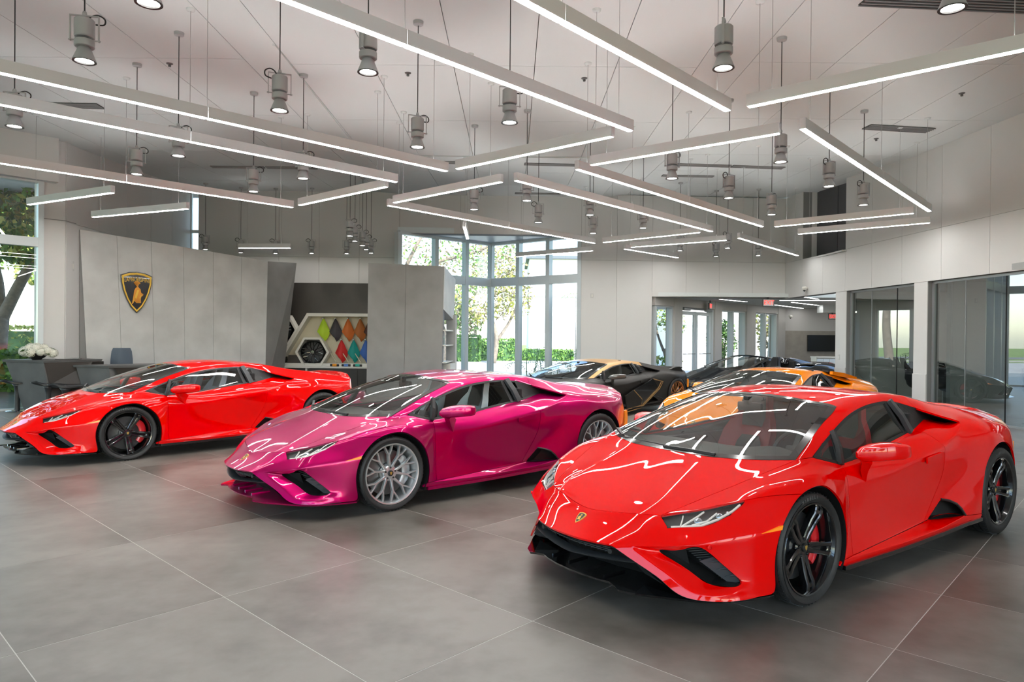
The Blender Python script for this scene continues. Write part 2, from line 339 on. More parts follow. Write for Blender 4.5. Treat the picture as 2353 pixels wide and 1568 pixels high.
def body_mesh(over=None, warp=None, levels=3):
    P, faces, cr = parse_cage(over)
    if warp: P = {n: warp(p) for n, p in P.items()}
    idx = {}; V = []
    for n, p in P.items():
        idx[n] = len(V); V.append(p)
    mi = {}
    for n, p in P.items():
        if abs(p[1]) < 1e-9: mi[n] = idx[n]
        else: mi[n] = len(V); V.append(p * np.array([1, -1, 1]))
    F = []; L = []
    for lab, t in faces:
        F.append([idx[n] for n in t]); L.append(lab + '+')
        F.append([mi[n] for n in t][::-1]); L.append(lab + '-')
    sh = set()
    for a, b in cr:
        for m in (idx, mi):
            k = (m[a], m[b]); sh.add((min(k), max(k)))
    T = np.array(V); C = T.copy(); n0 = len(T)
    used = sorted({v for f in F for v in f})
    for _ in range(5):                        # let the smooth surface pass through the control points
        A, B, S = C, F, sh
        for lv in range(2): A, B, lb, S = cc_subdiv(A, B, [0] * len(B), S, True)
        C[used] += (T - A[:n0])[used] * .8
    A, B, lb, S = C, F, L, sh
    for lv in range(levels): A, B, lb, S = cc_subdiv(A, B, lb, S, lv < 2)
    # consistent orientation outward
    return A, B, lb

def vnormals(V, F):
    N = np.zeros_like(V)
    for f in F:
        n = np.cross(V[f[2]] - V[f[0]], V[f[3 % len(f)]] - V[f[1]]) if len(f) == 4 else np.cross(V[f[1]] - V[f[0]], V[f[2]] - V[f[0]])
        for v in f: N[v] += n
    l = np.linalg.norm(N, axis=1); l[l == 0] = 1
    return N / l[:, None]

def sub_panel(V, F, keep):
    ids = {}; nv = []; nf = []
    for fi in keep:
        r = []
        for v in F[fi]:
            if v not in ids: ids[v] = len(nv); nv.append(V[v])
            r.append(ids[v])
        nf.append(tuple(r))
    return np.array(nv), nf

def bnd_info(V, F):
    cnt = {}
    for f in F:
        for i, a in enumerate(f):
            b = f[(i + 1) % len(f)]
            cnt.setdefault((min(a, b), max(a, b)), []).append((a, b, f))
    be = [c[0] for c in cnt.values() if len(c) == 1]
    inn = {}
    for a, b, f in be:
        c = np.mean([V[v] for v in f], axis=0); e = V[b] - V[a]; e = e / (np.linalg.norm(e) + 1e-12)
        d = c - (V[a] + V[b]) / 2; d = d - e * (d @ e); d = d / (np.linalg.norm(d) + 1e-12)
        for v in (a, b): inn.setdefault(v, []).append(d)
    out = {}
    for v, ds in inn.items():
        d = np.mean(ds, axis=0); l = np.linalg.norm(d)
        out[v] = d / max(l, .5) if l > 0 else d
    return be, out

def panel_shape(V, F, gap=.002, lip=.014):
    """A body panel: edges drawn back by gap and turned inwards by lip."""
    N = vnormals(V, F); be, inn = bnd_info(V, F)
    V = V.copy()
    for v, d in inn.items(): V[v] = V[v] + d * gap
    Vn = list(V); F = list(F); m = {}
    if lip:
        for v in inn: m[v] = len(Vn); Vn.append(V[v] - N[v] * lip)
        for a, b, f in be: F.append((b, a, m[a], m[b]))
    return np.array(Vn), F

def rim_strip(V, F, w, lift):
    """A band of width w along the edge of a pane, lifted off it."""
    N = vnormals(V, F); be, inn = bnd_info(V, F)
    Vn = []; m = {}; Fo = []
    for v, d in inn.items():
        m[v] = len(Vn)
        Vn += [V[v] + N[v] * -.004, V[v] + N[v] * lift, V[v] + d * w + N[v] * lift, V[v] + d * w - N[v] * .006]
    for a, b, f in be:
        i, j = m[a], m[b]
        for k in range(3): Fo.append((i + k, j + k, j + k + 1, i + k + 1))
    return np.array(Vn), Fo
# ------------------------------------------------------------------ car materials
BLK = mk('black_plastic', (.012, .012, .013), .45)
GLOSSBLK = mk('gloss_black', (.004, .004, .005), .12, coat=1)
SATIN = mk('dark_grey_plastic', (.035, .038, .042), .42)
RUB = mk('tyre_rubber', (.016, .016, .017), .55, bump=.15, bscale=220)
RUBTXT = mk('tyre_print', (.16, .165, .17), .6)
CHROME = mk('bright_metal', (.75, .76, .78), .12, metal=1)
RIMSIL = mk('silver_alloy', (.66, .68, .70), .28, metal=.75)
RIMBLK = mk('black_alloy', (.006, .006, .007), .16, coat=1)
RIMCOP = mk('copper_alloy', (.55, .27, .12), .28, metal=1)
DISC = mk('brake_disc_iron', (.16, .165, .17), .38, metal=.9)
CARBON = mk('ceramic_disc', (.05, .052, .056), .35, metal=.3)
CALRED = mk('red_caliper_paint', (.62, .006, .012), .3, coat=1)
CALSIL = mk('silver_caliper_paint', (.5, .51, .53), .35, metal=.4)
GOLD = mk('gold_enamel', (.78, .52, .12), .3, metal=.7)
WGLASS = glass_mat('windscreen_glass', (.78, .82, .79), .05)
SGLASS = glass_mat('side_glass', (.88, .90, .89), .04)
QGLASS = glass_mat('dark_side_glass', (.22, .235, .22), .06)
LGLASS = glass_mat('headlamp_cover', (.92, .93, .93), .04)
LAMPIN = mk('headlamp_bowl', (.018, .019, .02), .3)
LAMPBAR = mk('headlamp_light_guide', (.55, .54, .50), .3, emit=(1, .96, .9), es=.15)
LENS = mk('headlamp_projector', (.5, .56, .62), .05, metal=.85)
AMBER = mk('amber_lens', (.9, .26, .01), .18, coat=1, emit=(1, .3, .02), es=.12)
REDLENS = mk('red_lens', (.5, .01, .01), .15, coat=1)
LEATH = mk('black_leather', (.018, .018, .02), .5, bump=.1, bscale=300)
DASH = mk('grey_dash_skin', (.028, .03, .032), .6, bump=.12, bscale=260)
ALC = mk('black_alcantara', (.012, .012, .013), .9)
SEAM = mk('chrome_mirror_glass', (.8, .82, .84), .03, metal=1)

def car_paint(name, col, metal=0.0, rough=.28, flake=None):
    m = mk(name, col, rough, metal=metal, coat=1)
    b = m.node_tree.nodes['Principled BSDF']; b.inputs['Coat IOR'].default_value = 1.45; b.inputs['Specular IOR Level'].default_value = 0.0
    return m

# ------------------------------------------------------------------ wheels (axis along +y, outer face at +y)
def spoke_prism(mb, pts, ws, d0, depth, top=.6):
    """A tapered bar lying in the wheel plane; pts = (r, angle deg, face y); bevelled towards the outside."""
    P = [Vector((-r * math.cos(R_(a)), y, r * math.sin(R_(a)))) for r, a, y in pts]
    V = []
    for i, p in enumerate(P):
        t = (P[min(i + 1, len(P) - 1)] - P[max(i - 1, 0)]); t.y = 0; t.normalize()
        a = t.cross(Vector((0, 1, 0))).normalized(); w = ws[i] / 2
        for x, y in ((-w, -depth), (-w, -.006), (-w * top, 0), (w * top, 0), (w, -.006), (w, -depth)):
            V.append(p + a * x + Vector((0, y, 0)))
    n = 6
    F = [(i * n + k, i * n + (k + 1) % n, (i + 1) * n + (k + 1) % n, (i + 1) * n + k) for i in range(len(P) - 1) for k in range(n)]
    F += [tuple(range(n))[::-1], tuple(range((len(P) - 1) * n, len(P) * n))]
    mb.add(V, F)

def make_wheel(car, x, side, rad, width, ycen, style, steer=0.0, detail=True):
    """A wheel part with tyre, brake disc, caliper and cap as sub-parts."""
    hw = width / 2; rr = .279                      # rim radius
    rimm = {'twin': RIMBLK, 'mesh': RIMSIL, 'copper': RIMCOP}[style]
    mb = MB()
    mb.lathe([(rr - .004, hw - .022), (rr, hw - .016), (rr - .004, hw - .010), (rr - .013, hw - .013), (rr - .02, hw - .03), (rr - .028, hw - .06), (rr - .03, -hw + .02), (rr - .004, -hw + .015)], 56, axis='y')
    rim_y = hw - .030; hub_y = hw - .062
    if style == 'twin':
        for k in range(5):
            a0 = 62 + 72 * k
            for s in (-1, 1):
                spoke_prism(mb, [(.045, a0 + s * 16, hub_y + .004), (.10, a0 + s * 11, hub_y + .010), (.17, a0 + s * 8.2, hub_y + .022), (.215, a0 + s * 7.4, rim_y + .004), (rr - .012, a0 + s * 6.3, rim_y)], [.036, .030, .026, .027, .030], 0, .034)
            spoke_prism(mb, [(.05, a0, hub_y - .012), (.15, a0, hub_y - .004), (rr - .015, a0, rim_y - .022)], [.05, .04, .05], 0, .03)
            spoke_prism(mb, [(.225, a0 - 6, rim_y - .003), (.232, a0, rim_y - .001), (.225, a0 + 6, rim_y - .003)], [.03, .03, .03], 0, .02)
    else:
        for k in range(5):
            for s in (-1, 1):
                a0 = 80 + 72 * k + s * 17.5
                spoke_prism(mb, [(.045, a0 - s * 9, hub_y), (.075, a0 - s * 5, hub_y + .004), (.115, a0 - s * 1.5, hub_y + .010), (.172, a0, hub_y + .020)], [.034, .026, .021, .019], 0, .036)
                for q in (-1, 1):
                    spoke_prism(mb, [(.168, a0, hub_y + .019), (.215, a0 + q * 6.2, rim_y - .002), (rr - .010, a0 + q * 9.2, rim_y)], [.018, .016, .018], 0, .03)
    mb.lathe([(.0, hub_y + .004), (.034, hub_y + .004), (.062, hub_y - .002), (.072, hub_y - .012), (.074, hub_y - .05)], 30, axis='y')
    # mirrored wheels are turned by half a turn, so their outer face is the same shape
    o = mb.build('wheel', rimm, car, angle=32)
    o.location = (x, ycen * side, rad); o.rotation_euler = (0, 0, R_(steer) + (0 if side > 0 else math.pi))
    tb = MB(); g = .006
    prof = [(rr - .006, hw - .020), (rr + .006, hw - .010), (rr + .018, hw - .001), (rr + .035, hw + .001), (rad - .026, hw - .004), (rad - .014, hw - .010), (rad - .005, hw - .022)]
    y0 = hw - .022
    ribs = 5; rw = (2 * hw - .044) / ribs
    for k in range(ribs):
        ya, yb = y0 - k * rw, y0 - (k + 1) * rw
        dz = .004 if k in (0, ribs - 1) else 0
        prof += [(rad - dz if k else rad - .004, ya - (.004 if k else .002)), (rad - (dz if k == ribs - 1 else 0), yb + .004)]
        if k < ribs - 1: prof += [(rad - .008, yb + .003), (rad - .008, yb - .003)]
    prof += [(rad - .014, -hw + .010), (rad - .026, -hw + .004), (rr + .03, -hw), (rr - .006, -hw + .02)]
    tb.lathe(prof, 72, axis='y')
    t = tb.build('tire', RUB, o, angle=35)
    if detail:                                     # tread blocks: short sipes across the outer ribs
        sb = MB()
        for k in range(60):
            a = 2 * math.pi * k / 60
            for ya, yb in ((hw - .02, hw - .02 - rw * .9), (hw - .02 - rw * 1.1, hw - .02 - rw * 1.8)):
                P = []
                for yy, da in ((ya, 0), (yb, .035)):
                    for rz, w in ((rad - .012, .006), (rad + .0006, .006)):
                        for q in (-1, 1):
                            an = a + da + q * w / rad / 2
                            P.append((rz * math.cos(an), yy, rz * math.sin(an)))
                sb.add(P, [(0, 1, 3, 2), (4, 6, 7, 5), (0, 4, 5, 1), (2, 3, 7, 6), (0, 2, 6, 4), (1, 5, 7, 3)])
        sb.build('tread_groove', BLK, o)
    db = MB(); dy = hub_y - .075
    db.lathe([(.09, dy - .03), (.09, dy + .02), (.10, dy + .016), (.205, dy + .016), (.207, dy + .010), (.207, dy - .022), (.1, dy - .022)], 48, axis='y')
    db.lathe([(.0, dy + .045), (.075, dy + .045), (.09, dy + .035), (.095, dy)], 30, axis='y')
    db.build('brake_disc', CARBON if style == 'twin' else DISC, o, angle=35)
    cb = MB(); cal = []
    a0, a1 = -42, 46                              # caliper sits on the rear side of the front wheel
    N = 10
    for i in range(N + 1):
        a = R_(a0 + (a1 - a0) * i / N); sw = 1 - .35 * abs(2 * i / N - 1) ** 3
        cal.append((a, sw))
    V = []
    for a, sw in cal:
        for r, y in ((.150, dy - .05), (.150, dy + .036), (.168, dy + .046), (.168 + .05 * sw, dy + .046), (.178 + .055 * sw, dy + .034), (.178 + .055 * sw, dy - .05)):
            V.append((-r * math.cos(a) * (1 if side > 0 else -1), y, r * math.sin(a)))
    n = 6
    F = [(i * n + k, (i + 1) * n + k, (i + 1) * n + (k + 1) % n, i * n + (k + 1) % n) for i in range(N) for k in range(n)] + [tuple(range(n)), tuple(range(N * n, N * n + n))[::-1]]
    cb.add(V, F)
    cb.build('brake_caliper', CALRED if style == 'twin' else CALSIL, o, angle=40)
    kb = MB(); kb.lathe([(0, hub_y + .016), (.020, hub_y + .016), (.026, hub_y + .013), (.028, hub_y + .004)], 24, axis='y')
    kb.build('center_cap', BLK, o, angle=30)
    eb = MB(); shield_on(eb, lambda u, v: (-u * .016, hub_y + .0175, v * .016)); eb.build('cap_emblem', GOLD, o)
    lb = MB()
    for k in range(5):
        a = R_(90 + 72 * k) ; c = (.052 * math.cos(a), 0, .052 * math.sin(a))
        lb.lathe([(0, hub_y + .012), (.007, hub_y + .012), (.009, hub_y + .008), (.009, hub_y - .01)], 10, c=c, axis='y')
    lb.build('wheel_bolts', SATIN if style != 'twin' else GLOSSBLK, o, angle=40)
    if style == 'twin' and side > 0 and detail:
        w = MB()
        for j, ch in enumerate('PIRELLI'):
            TV, TF = text_mesh(ch, .030)
            a = R_(111 - j * 4.6)
            cr = (rr + rad) / 2 + .004
            VV = []
            for vx, vy, vz in TV:
                x_, z_ = -(cr + vy) * math.cos(a), (cr + vy) * math.sin(a)
                tx, tz = -math.cos(a - math.pi / 2), math.sin(a - math.pi / 2)
                VV.append((x_ + tx * vx, hw + .0012, z_ + tz * vx))
            w.add(VV, TF)
        w.build('tire_lettering', RUBTXT, o)
    return o

def shield_pts(n=8):
    """Outline of a pointed shield, about 2 units high."""
    top = [(-.78, .80), (-.4, .93), (0, .97), (.4, .93), (.78, .80)]
    right = [(.76, .45), (.66, .05), (.5, -.35), (.28, -.72), (0, -1.0)]
    left = [(-x, y) for x, y in right[-2::-1]]
    return top + right + left

def shield_on(mb, fn, s=1.0):
    p = shield_pts(); V = [fn(0, 0)] + [fn(x * s, y * s) for x, y in p]; n = len(p)
    mb.add(V, [(0, i + 1, (i + 1) % n + 1) for i in range(n)])
# ------------------------------------------------------------------ building one car
BODY_CACHE = {}
PNAME = {'H': 'hood', 'B': 'front_bumper', 'F': 'front_fender', 'D': 'door', 'Q': 'quarter_panel', 'R': 'roof', 'S': 'side_sill', 'E': 'engine_cover', 'T': 'tail_panel', 'W': 'windshield', 'G': 'door_window', 'V': 'vent_window', 'C': 'rear_side_window', 'K': 'intake_lining', 'L': 'headlight_cover'}
PAIRED = set('FDQSGVCKL')

def body_parts(key, over=None, warp=None, levels=3):
    if key in BODY_CACHE: return BODY_CACHE[key]
    V, F, L = body_mesh(over, warp, levels)
    N = vnormals(V, F)
    groups = {}
    for i, l in enumerate(L):
        k = l if l[0] in PAIRED else l[0]
        groups.setdefault(k, []).append(i)
    out = {}
    for k, ids in groups.items():
        v, f = sub_panel(V, F, ids)
        out[k] = (v, f)
    sh = [i for i, l in enumerate(L) if l[0] not in 'WGVCL']
    sv, sf = sub_panel(V - N * .022, F, sh)
    out['shell'] = (sv, sf)
    BODY_CACHE[key] = out
    return out

def quad_pt(c, s, t):
    """Bilinear point on a four-corner patch."""
    return (c[0] * (1 - s) + c[1] * s) * (1 - t) + (c[3] * (1 - s) + c[2] * s) * t

def seat_at(parent, x, y, z, m1, m2, name='seat'):
    """Bucket seat: shell with shoulder wings, insert, cushion."""
    out = []
    rows = []
    prof = [(-.02, .10, .20, .05), (-.09, .24, .235, .07), (-.16, .40, .25, .085), (-.235, .56, .235, .08), (-.27, .66, .19, .06), (-.295, .74, .135, .035), (-.315, .83, .12, .03), (-.325, .88, .09, .02)]
    V = []
    for bx, bz, hw, wing in prof:
        for s in (-1.0, -.86, -.5, 0, .5, .86, 1.0):
            V.append((x + bx + wing * (abs(s) ** 4) * 1.1 - .02 * (1 - s * s), y + s * hw, z + bz))
    for bx, bz, hw, wing in prof:
        for s in (-1.0, -.86, -.5, 0, .5, .86, 1.0):
            V.append((x + bx - .07 + wing * (abs(s) ** 4) * .8, y + s * hw * .97, z + bz))
    n = 7; m = len(prof); F = []
    for i in range(m - 1):
        for j in range(n - 1):
            F.append((i * n + j, i * n + j + 1, (i + 1) * n + j + 1, (i + 1) * n + j))
            F.append((m * n + (i + 1) * n + j, m * n + (i + 1) * n + j + 1, m * n + i * n + j + 1, m * n + i * n + j))
        for j in (0, n - 1): F.append((i * n + j, (i + 1) * n + j, m * n + (i + 1) * n + j, m * n + i * n + j) if j == 0 else (m * n + i * n + j, m * n + (i + 1) * n + j, (i + 1) * n + j, i * n + j))
    for j in range(n - 1):
        F.append((j + 1, j, m * n + j, m * n + j + 1)); F.append(((m - 1) * n + j, (m - 1) * n + j + 1, m * n + (m - 1) * n + j + 1, m * n + (m - 1) * n + j))
    o = mesh(name, V, F, m1, parent, smooth=True, angle=50)
    mb = MB()                                     # dark insert and head pad standing proud of the shell
    V = []
    for bx, bz, hw in ((-.05, .14, .11), (-.12, .30, .135), (-.19, .46, .12), (-.215, .52, .085)):
        for s in (-1, 0, 1): V.append((x + bx + .012 - .022 * (1 - s * s), y + s * hw, z + bz))
    mb.add(V, [(i * 3 + j, i * 3 + j + 1, i * 3 + j + 4, i * 3 + j + 3) for i in range(3) for j in range(2)])
    V = []
    for bx, bz, hw in ((-.235, .60, .10), (-.265, .68, .115), (-.29, .77, .10), (-.31, .85, .085)):
        for s in (-1, 0, 1): V.append((x + bx + .014 - .022 * (1 - s * s), y + s * hw, z + bz))
    mb.add(V, [(i * 3 + j, i * 3 + j + 1, i * 3 + j + 4, i * 3 + j + 3) for i in range(3) for j in range(2)])
    mb.build('seat_insert', m2, o, smooth=True)
    cb = MB(); cb.box((x + .18, y, z + .10), (.50, .42, .12), bev=.04); cb.box((x + .18, y - .21, z + .14), (.46, .07, .12), bev=.03); cb.box((x + .18, y + .21, z + .14), (.46, .07, .12), bev=.03)
    cb.build('seat_cushion', m1, o, angle=40)
    return o

def build_car(name, pose, paint, label, over=None, warp=None, key='base', wheels='twin', seats=None, panel_paint=None, wb=-2.735, splitter=None, sill_trim=None, mirror_paint=None, levels=3, steer=0, extras=True, open_top=False):
    car = empty(name, (pose[0], pose[1], 0), R_(pose[2])); tag(car, label, 'car', 'cars on the showroom floor')
    wf = (lambda p: tuple(warp(np.array(p, float)))) if warp else (lambda p: tuple(p))
    bp = body_parts(key, over, warp, levels)
    P, _, _ = parse_cage(over)
    if warp: P = {n: warp(p) for n, p in P.items()}
    pp = panel_paint or {}
    seats = seats or (LEATH, ALC)
    obj = {}
    for k, (v, f) in bp.items():
        if k == 'shell': continue
        l = k[0]
        if open_top and l in 'RK': continue
        nm = PNAME[l]
        if l in 'WGVC':
            m = {'W': WGLASS, 'G': SGLASS, 'V': SGLASS, 'C': QGLASS}[l]
            if open_top and l in 'GC': continue
            v2, f2 = panel_shape(v, f, .006, 0)
            o = mesh(nm, v2, f2, m, car, smooth=True, angle=30)
            rv, rf = rim_strip(v, f, .045 if l == 'W' else .020, .002)
            mesh('glass_frame', rv, rf, GLOSSBLK if l == 'W' else BLK, o, smooth=True, angle=40)
        elif l == 'L':
            v2, f2 = panel_shape(v, f, .003, 0)
            o = mesh(nm, v2, f2, LGLASS, car, smooth=True, angle=40)
            headlight_inside(o, P, 1 if k[1] == '+' else -1, v, f)
        elif l == 'K':
            v2, f2 = panel_shape(v, f, 0, .01); o = mesh(nm, v2, f2, BLK, car)
        else:
            v2, f2 = panel_shape(v, f)
            o = mesh(nm, v2, f2, pp.get(l, paint), car, smooth=True, angle=26)
            if l in pp and l not in 'T': o['label'] = pp[l].name.replace('_', ' ') + ' panel'
        obj[k] = o
    sv, sf = bp['shell']
    if not open_top:
        mesh('inner_body', sv, sf, BLK, car)
    # under-tray, wheel housings, bulkheads
    mb = MB()
    mb.box((-1.3, 0, .145), (2.1, 1.72, .05)); mb.box((-1.37, 0, .15), (1.5, 1.80, .02)); mb.box((.30, 0, .2), (.8, .9, .1)); mb.box((-2.8, 0, .2), (1.0, 1.2, .1))
    mb.box((-3.2, 0, .35), (.4, 1.4, .3)); mb.box((-2.72, 0, .45), (.9, 1.0, .4)); mb.box((0, 0, .42), (.8, 1.02, .36)); mb.box((-1.98, 0, .6), (.12, 1.5, .6))
    mb.box((-.43, 0, .45), (.1, 1.7, .5))
    mb.V = [wf(v) for v in mb.V]
    mb.build('underbody', BLK, car)
    for xc, zc, r in ((-.01, .335, .375), (wb - .02, .36, .392)):
        for s in (-1, 1):
            V = []; F = []; n = 20
            for i in range(n + 1):
                a = R_(-30 + 240 * i / n); x, z = xc + r * math.cos(a), zc + r * math.sin(a)
                V += [(x, s * .955, z), (x, s * .56, z)]
            V += [(xc, s * .56, zc)]
            for i in range(n):
                F.append((2 * i, 2 * i + 1, 2 * i + 3, 2 * i + 2)); F.append((2 * i + 1, 2 * n + 2, 2 * i + 3))
            mesh('wheel_housing', [wf(v) for v in V], F, BLK, car, smooth=True)
    # wheels
    fy = wf((0, .832, .336)); ry = wf((wb, .832, .355))
    for s in (1, -1):
        make_wheel(car, fy[0], s, .338, .256, fy[1], wheels, steer * 1.0, detail=extras)
        make_wheel(car, ry[0], s, .357, .318, ry[1], wheels, 0, detail=extras)
    # cabin
    z0 = .22
    db = MB()
    prof = [(.02, .79), (-.12, .80), (-.34, .805), (-.50, .80), (-.56, .76), (-.575, .70), (-.52, .55), (-.40, .42)]
    V = []
    ys = [-.78, -.55, -.18, 0, .18, .34, .42, .5, .6, .78]
    for px_, pz in prof:
        for y in ys:
            hump = .045 * math.exp(-((y - .40) / .17) ** 2) if -.55 < px_ < -.2 else 0
            V.append(wf((px_ + .05 * (1 - abs(y) / .78), y, pz + hump - .02 * (y / .78) ** 2)))
    n = len(ys)
    db.add(V, [(i * n + j, i * n + j + 1, (i + 1) * n + j + 1, (i + 1) * n + j) for i in range(len(prof) - 1) for j in range(n - 1)])
    db.build('dashboard', DASH, car, smooth=True, angle=35)
    sw = MB()
    M = Matrix.Translation(wf((-.70, .40, .76))) @ Matrix.Rotation(R_(66), 4, 'Y')
    ring = []
    for i in range(33):
        a = 2 * math.pi * i / 32; r = .178 if math.sin(a) > -.75 else .168
        ring.append(M @ Vector((r * math.sin(a) * -1, r * math.cos(a), 0)))
    sw.tube(ring, .017, 8, cap=False)
    for a in (0, 180, 90):
        q = R_(a + 180); sw.bar([M @ Vector((0, 0, .03)), M @ Vector((.17 * math.sin(q), .17 * math.cos(q), 0))], .04, .02)
    sw.box((0, 0, 0), (.11, .12, .05), bev=.02, M=M @ Matrix.Translation((0, 0, .03)))
    sw.build('steering_wheel', LEATH, car, angle=40)
    for s in (1, -1):
        V0 = wf((-1.05, .40 * s, .22)); seat_at(car, V0[0] - .05, V0[1], V0[2] + .02, seats[0], seats[1])
    mb = MB(); mb.box((-.95, 0, .46), (1.1, .26, .28), bev=.04); mb.box((-.55, 0, .62), (.34, .24, .2), bev=.05)
    for s in (-1, 1): mb.box((-1.0, s * .80, .52), (1.1, .06, .46), bev=.02)
    mb.V = [wf(v) for v in mb.V]; mb.build('cabin_trim', LEATH, car, angle=40)
    mb = MB(); mb.box((-1.74, 0, .72), (.06, 1.42, .62), bev=.02); mb.V = [wf(v) for v in mb.V]; mb.build('rear_bulkhead', ALC, car)
    if not open_top:
        mb = MB(); c = wf((-.70, .02, 1.075)); mb.box(c, (.04, .21, .07), bev=.015); mb.box((c[0] + .03, c[1], c[2] + .05), (.05, .04, .06)); mb.build('rear_view_mirror', BLK, car, angle=40)
    # pillars between the panes
    for s in (1, -1):
        for a, b, w in (('o2', 'D0', .034), ('o5', 'bC', .075)):
            if open_top and a == 'o5': continue
            p, q = P[a] * (1, s, 1), P[b] * (1, s, 1)
            if a == 'o5': p = p * .7 + P['o6'] * (1, s, 1) * .3; q = q * .55 + P['bD'] * (1, s, 1) * .45
            mb = MB(); out = np.array([0, s * .008, .004]); m_ = (p + q) / 2 + np.array([0, s * .012, .006])
            mb.bar([p + out, m_ + out, q + out], .03 if a == 'o2' else .03, w, up=(1, 0, .3))
            mb.build('window_pillar', BLK if a == 'o2' else SATIN, car, smooth=False)
    # mirrors
    for s in (1, -1):
        mb = MB()
        secs = [(-.50, .952, .852, .012, .02), (-.53, .965, .856, .05, .07), (-.60, 1.0, .866, .066, .115), (-.69, 1.05, .873, .068, .13), (-.76, 1.10, .875, .060, .115), (-.79, 1.128, .876, .045, .07), (-.80, 1.135, .877, .02, .03)]
        V = []
        n = 10
        for i, (mx, my, mz, hz, hx) in enumerate(secs):
            for k in range(n):
                a = 2 * math.pi * k / n; ca, sa = math.cos(a), math.sin(a)
                ex = abs(ca) ** .7 * math.copysign(1, ca); ez = abs(sa) ** .7 * math.copysign(1, sa)
                V.append(wf((mx + ex * hx * .40, s * (my + ex * hx * .55), mz + ez * hz * .72 + (.012 if sa > 0 else -.004))))
        F = [(i * n + k, i * n + (k + 1) % n, (i + 1) * n + (k + 1) % n, (i + 1) * n + k) for i in range(len(secs) - 1) for k in range(n)]
        F += [tuple(range(n))[::-1], tuple(range((len(secs) - 1) * n, len(secs) * n))]
        if s < 0: F = [f[::-1] for f in F]
        o = mesh('side_mirror', V, F, mirror_paint or paint, car, smooth=True, angle=40)
        mb = MB(); mb.bar([wf((-.60, s * .975, .842)), wf((-.64, s * .93, .78)), wf((-.72, s * .885, .715))], [.11, .10, .14], [.055, .045, .02], up=(0, s, .4))
        mb.build('mirror_arm', mirror_paint or paint, o, angle=30)
    # door handles: recessed flush grips
    for s in (1, -1):
        mb = MB(); h0 = np.array([-1.525, .931 * s, .716]); h1 = np.array([-1.773, .924 * s, .735])
        mb.bar([wf(h0), wf(h1)], .012, .042, up=(0, 0, 1)); mb.build('door_handle', pp.get('D', paint), obj['D' + ('+' if s > 0 else '-')], angle=30)
    # badge on the nose
    nb = MB()
    N0 = np.array([1.0, 0, .466]); T1 = np.array([-.55, 0, .40]); T1 = T1 / np.linalg.norm(T1); nn = np.array([.59, 0, .81])
    f = lambda u, v, h: tuple(np.array(wf(N0)) + np.array([0, -u * .036, 0]) + T1 * v * .040 + nn * h)
    badge(car, f)
    # parking sensors and side marker lamps
    for s in (1, -1):
        c = [np.array(p) * (1, s, 1) for p in ((.472, .934, .503), (.335, .971, .512), (.328, .972, .536), (.35, .969, .534))]
        mb = MB(); V = [wf(p) for p in c] + [wf(p + np.array([0, -s * .012, 0])) for p in c]
        mb.add(V, [(0, 1, 2, 3), (4, 7, 6, 5), (0, 4, 5, 1), (1, 5, 6, 2), (2, 6, 7, 3), (3, 7, 4, 0)]); mb.build('side_marker_lamp', AMBER, car)
        mb = MB(); mb.bar([wf((-3.345, s * .846, .70)), wf((-3.36, s * .842, .60)), wf((-3.35, s * .842, .50))], .05, .03, up=(0, s, 0)); mb.build('tail_lamp', AMBER, car)
        mb = MB(); Mx = Matrix.Translation(wf((.761, .803 * s, .443))) @ Matrix.Rotation(R_(48 * s), 4, 'Z') @ Matrix.Rotation(R_(-90), 4, 'Z')
        tmp = MB().lathe([(0, .004), (.011, .004), (.0115, .0), (.0115, -.01)], 16, axis='y'); mb.V = [tuple(Mx @ Matrix.Rotation(math.pi, 4, 'Z') @ Vector(v)) for v in tmp.V]; mb.F = tmp.F
        mb.build('parking_sensor', pp.get('B', paint), car, angle=30)
    front_end(car, P, wf, splitter or GLOSSBLK)
    # black line under the sills
    for s in (1, -1):
        mb = MB(); mb.bar([wf(P[n] * (1, s, 1) + np.array([0, s * .001, -.012])) for n in ('lc', 'B1', 'B2', 'B3', 'B4', 'B5', 'B6', 'B7', 'B8')], .03, .028, up=(0, 0, 1)); mb.build('sill_trim', sill_trim or GLOSSBLK, car)
        # scoop of the side intake: dark duct behind the leading edge of the quarter panel
        q = [P[n] * (1, s, 1) for n in ('It', 'Ie', 'SR', 'If')]
        dv = np.array([-.16, -.05 * s, .0]); V = [wf(p) for p in q] + [wf(p + dv) for p in q]
        mb = MB(); mb.add(V, [(4, 5, 6, 7), (0, 1, 5, 4), (1, 2, 6, 5), (2, 3, 7, 6), (3, 0, 4, 7)]); mb.build('side_intake', BLK, car)
        mb = MB(); mb.bar([wf(p + np.array([.004, 0, 0])) for p in (q[0], (q[0] + q[1]) / 2 + np.array([0, .01 * s, .006]), q[1], (q[1] + q[2]) / 2 + np.array([-.004, .002 * s, .004]), q[2])], .012, .014, up=(1, 0, 0)); mb.build('intake_edge', BLK, car)
    if extras:
        wipers(car, P, wf)
    return car, obj

def badge(car, f):
    p = shield_pts()
    mb = MB(); V = [f(x * 1.12, y * 1.12, -.004) for x, y in p] + [f(x * 1.12, y * 1.12, .003) for x, y in p]; n = len(p)
    mb.add(V, [tuple(range(n, 2 * n))] + [(i, (i + 1) % n, n + (i + 1) % n, n + i) for i in range(n)])
    o = mb.build('badge', GOLD, car)
    mb = MB(); shield_on(mb, lambda u, v: f(u * .92, v * .92, .0036)); mb.build('badge_field', BLK, o)
    mb = MB(); bull(mb, lambda u, v: f(u * .62, v * .62 - .05, .0044)); mb.build('badge_figure', GOLD, o)

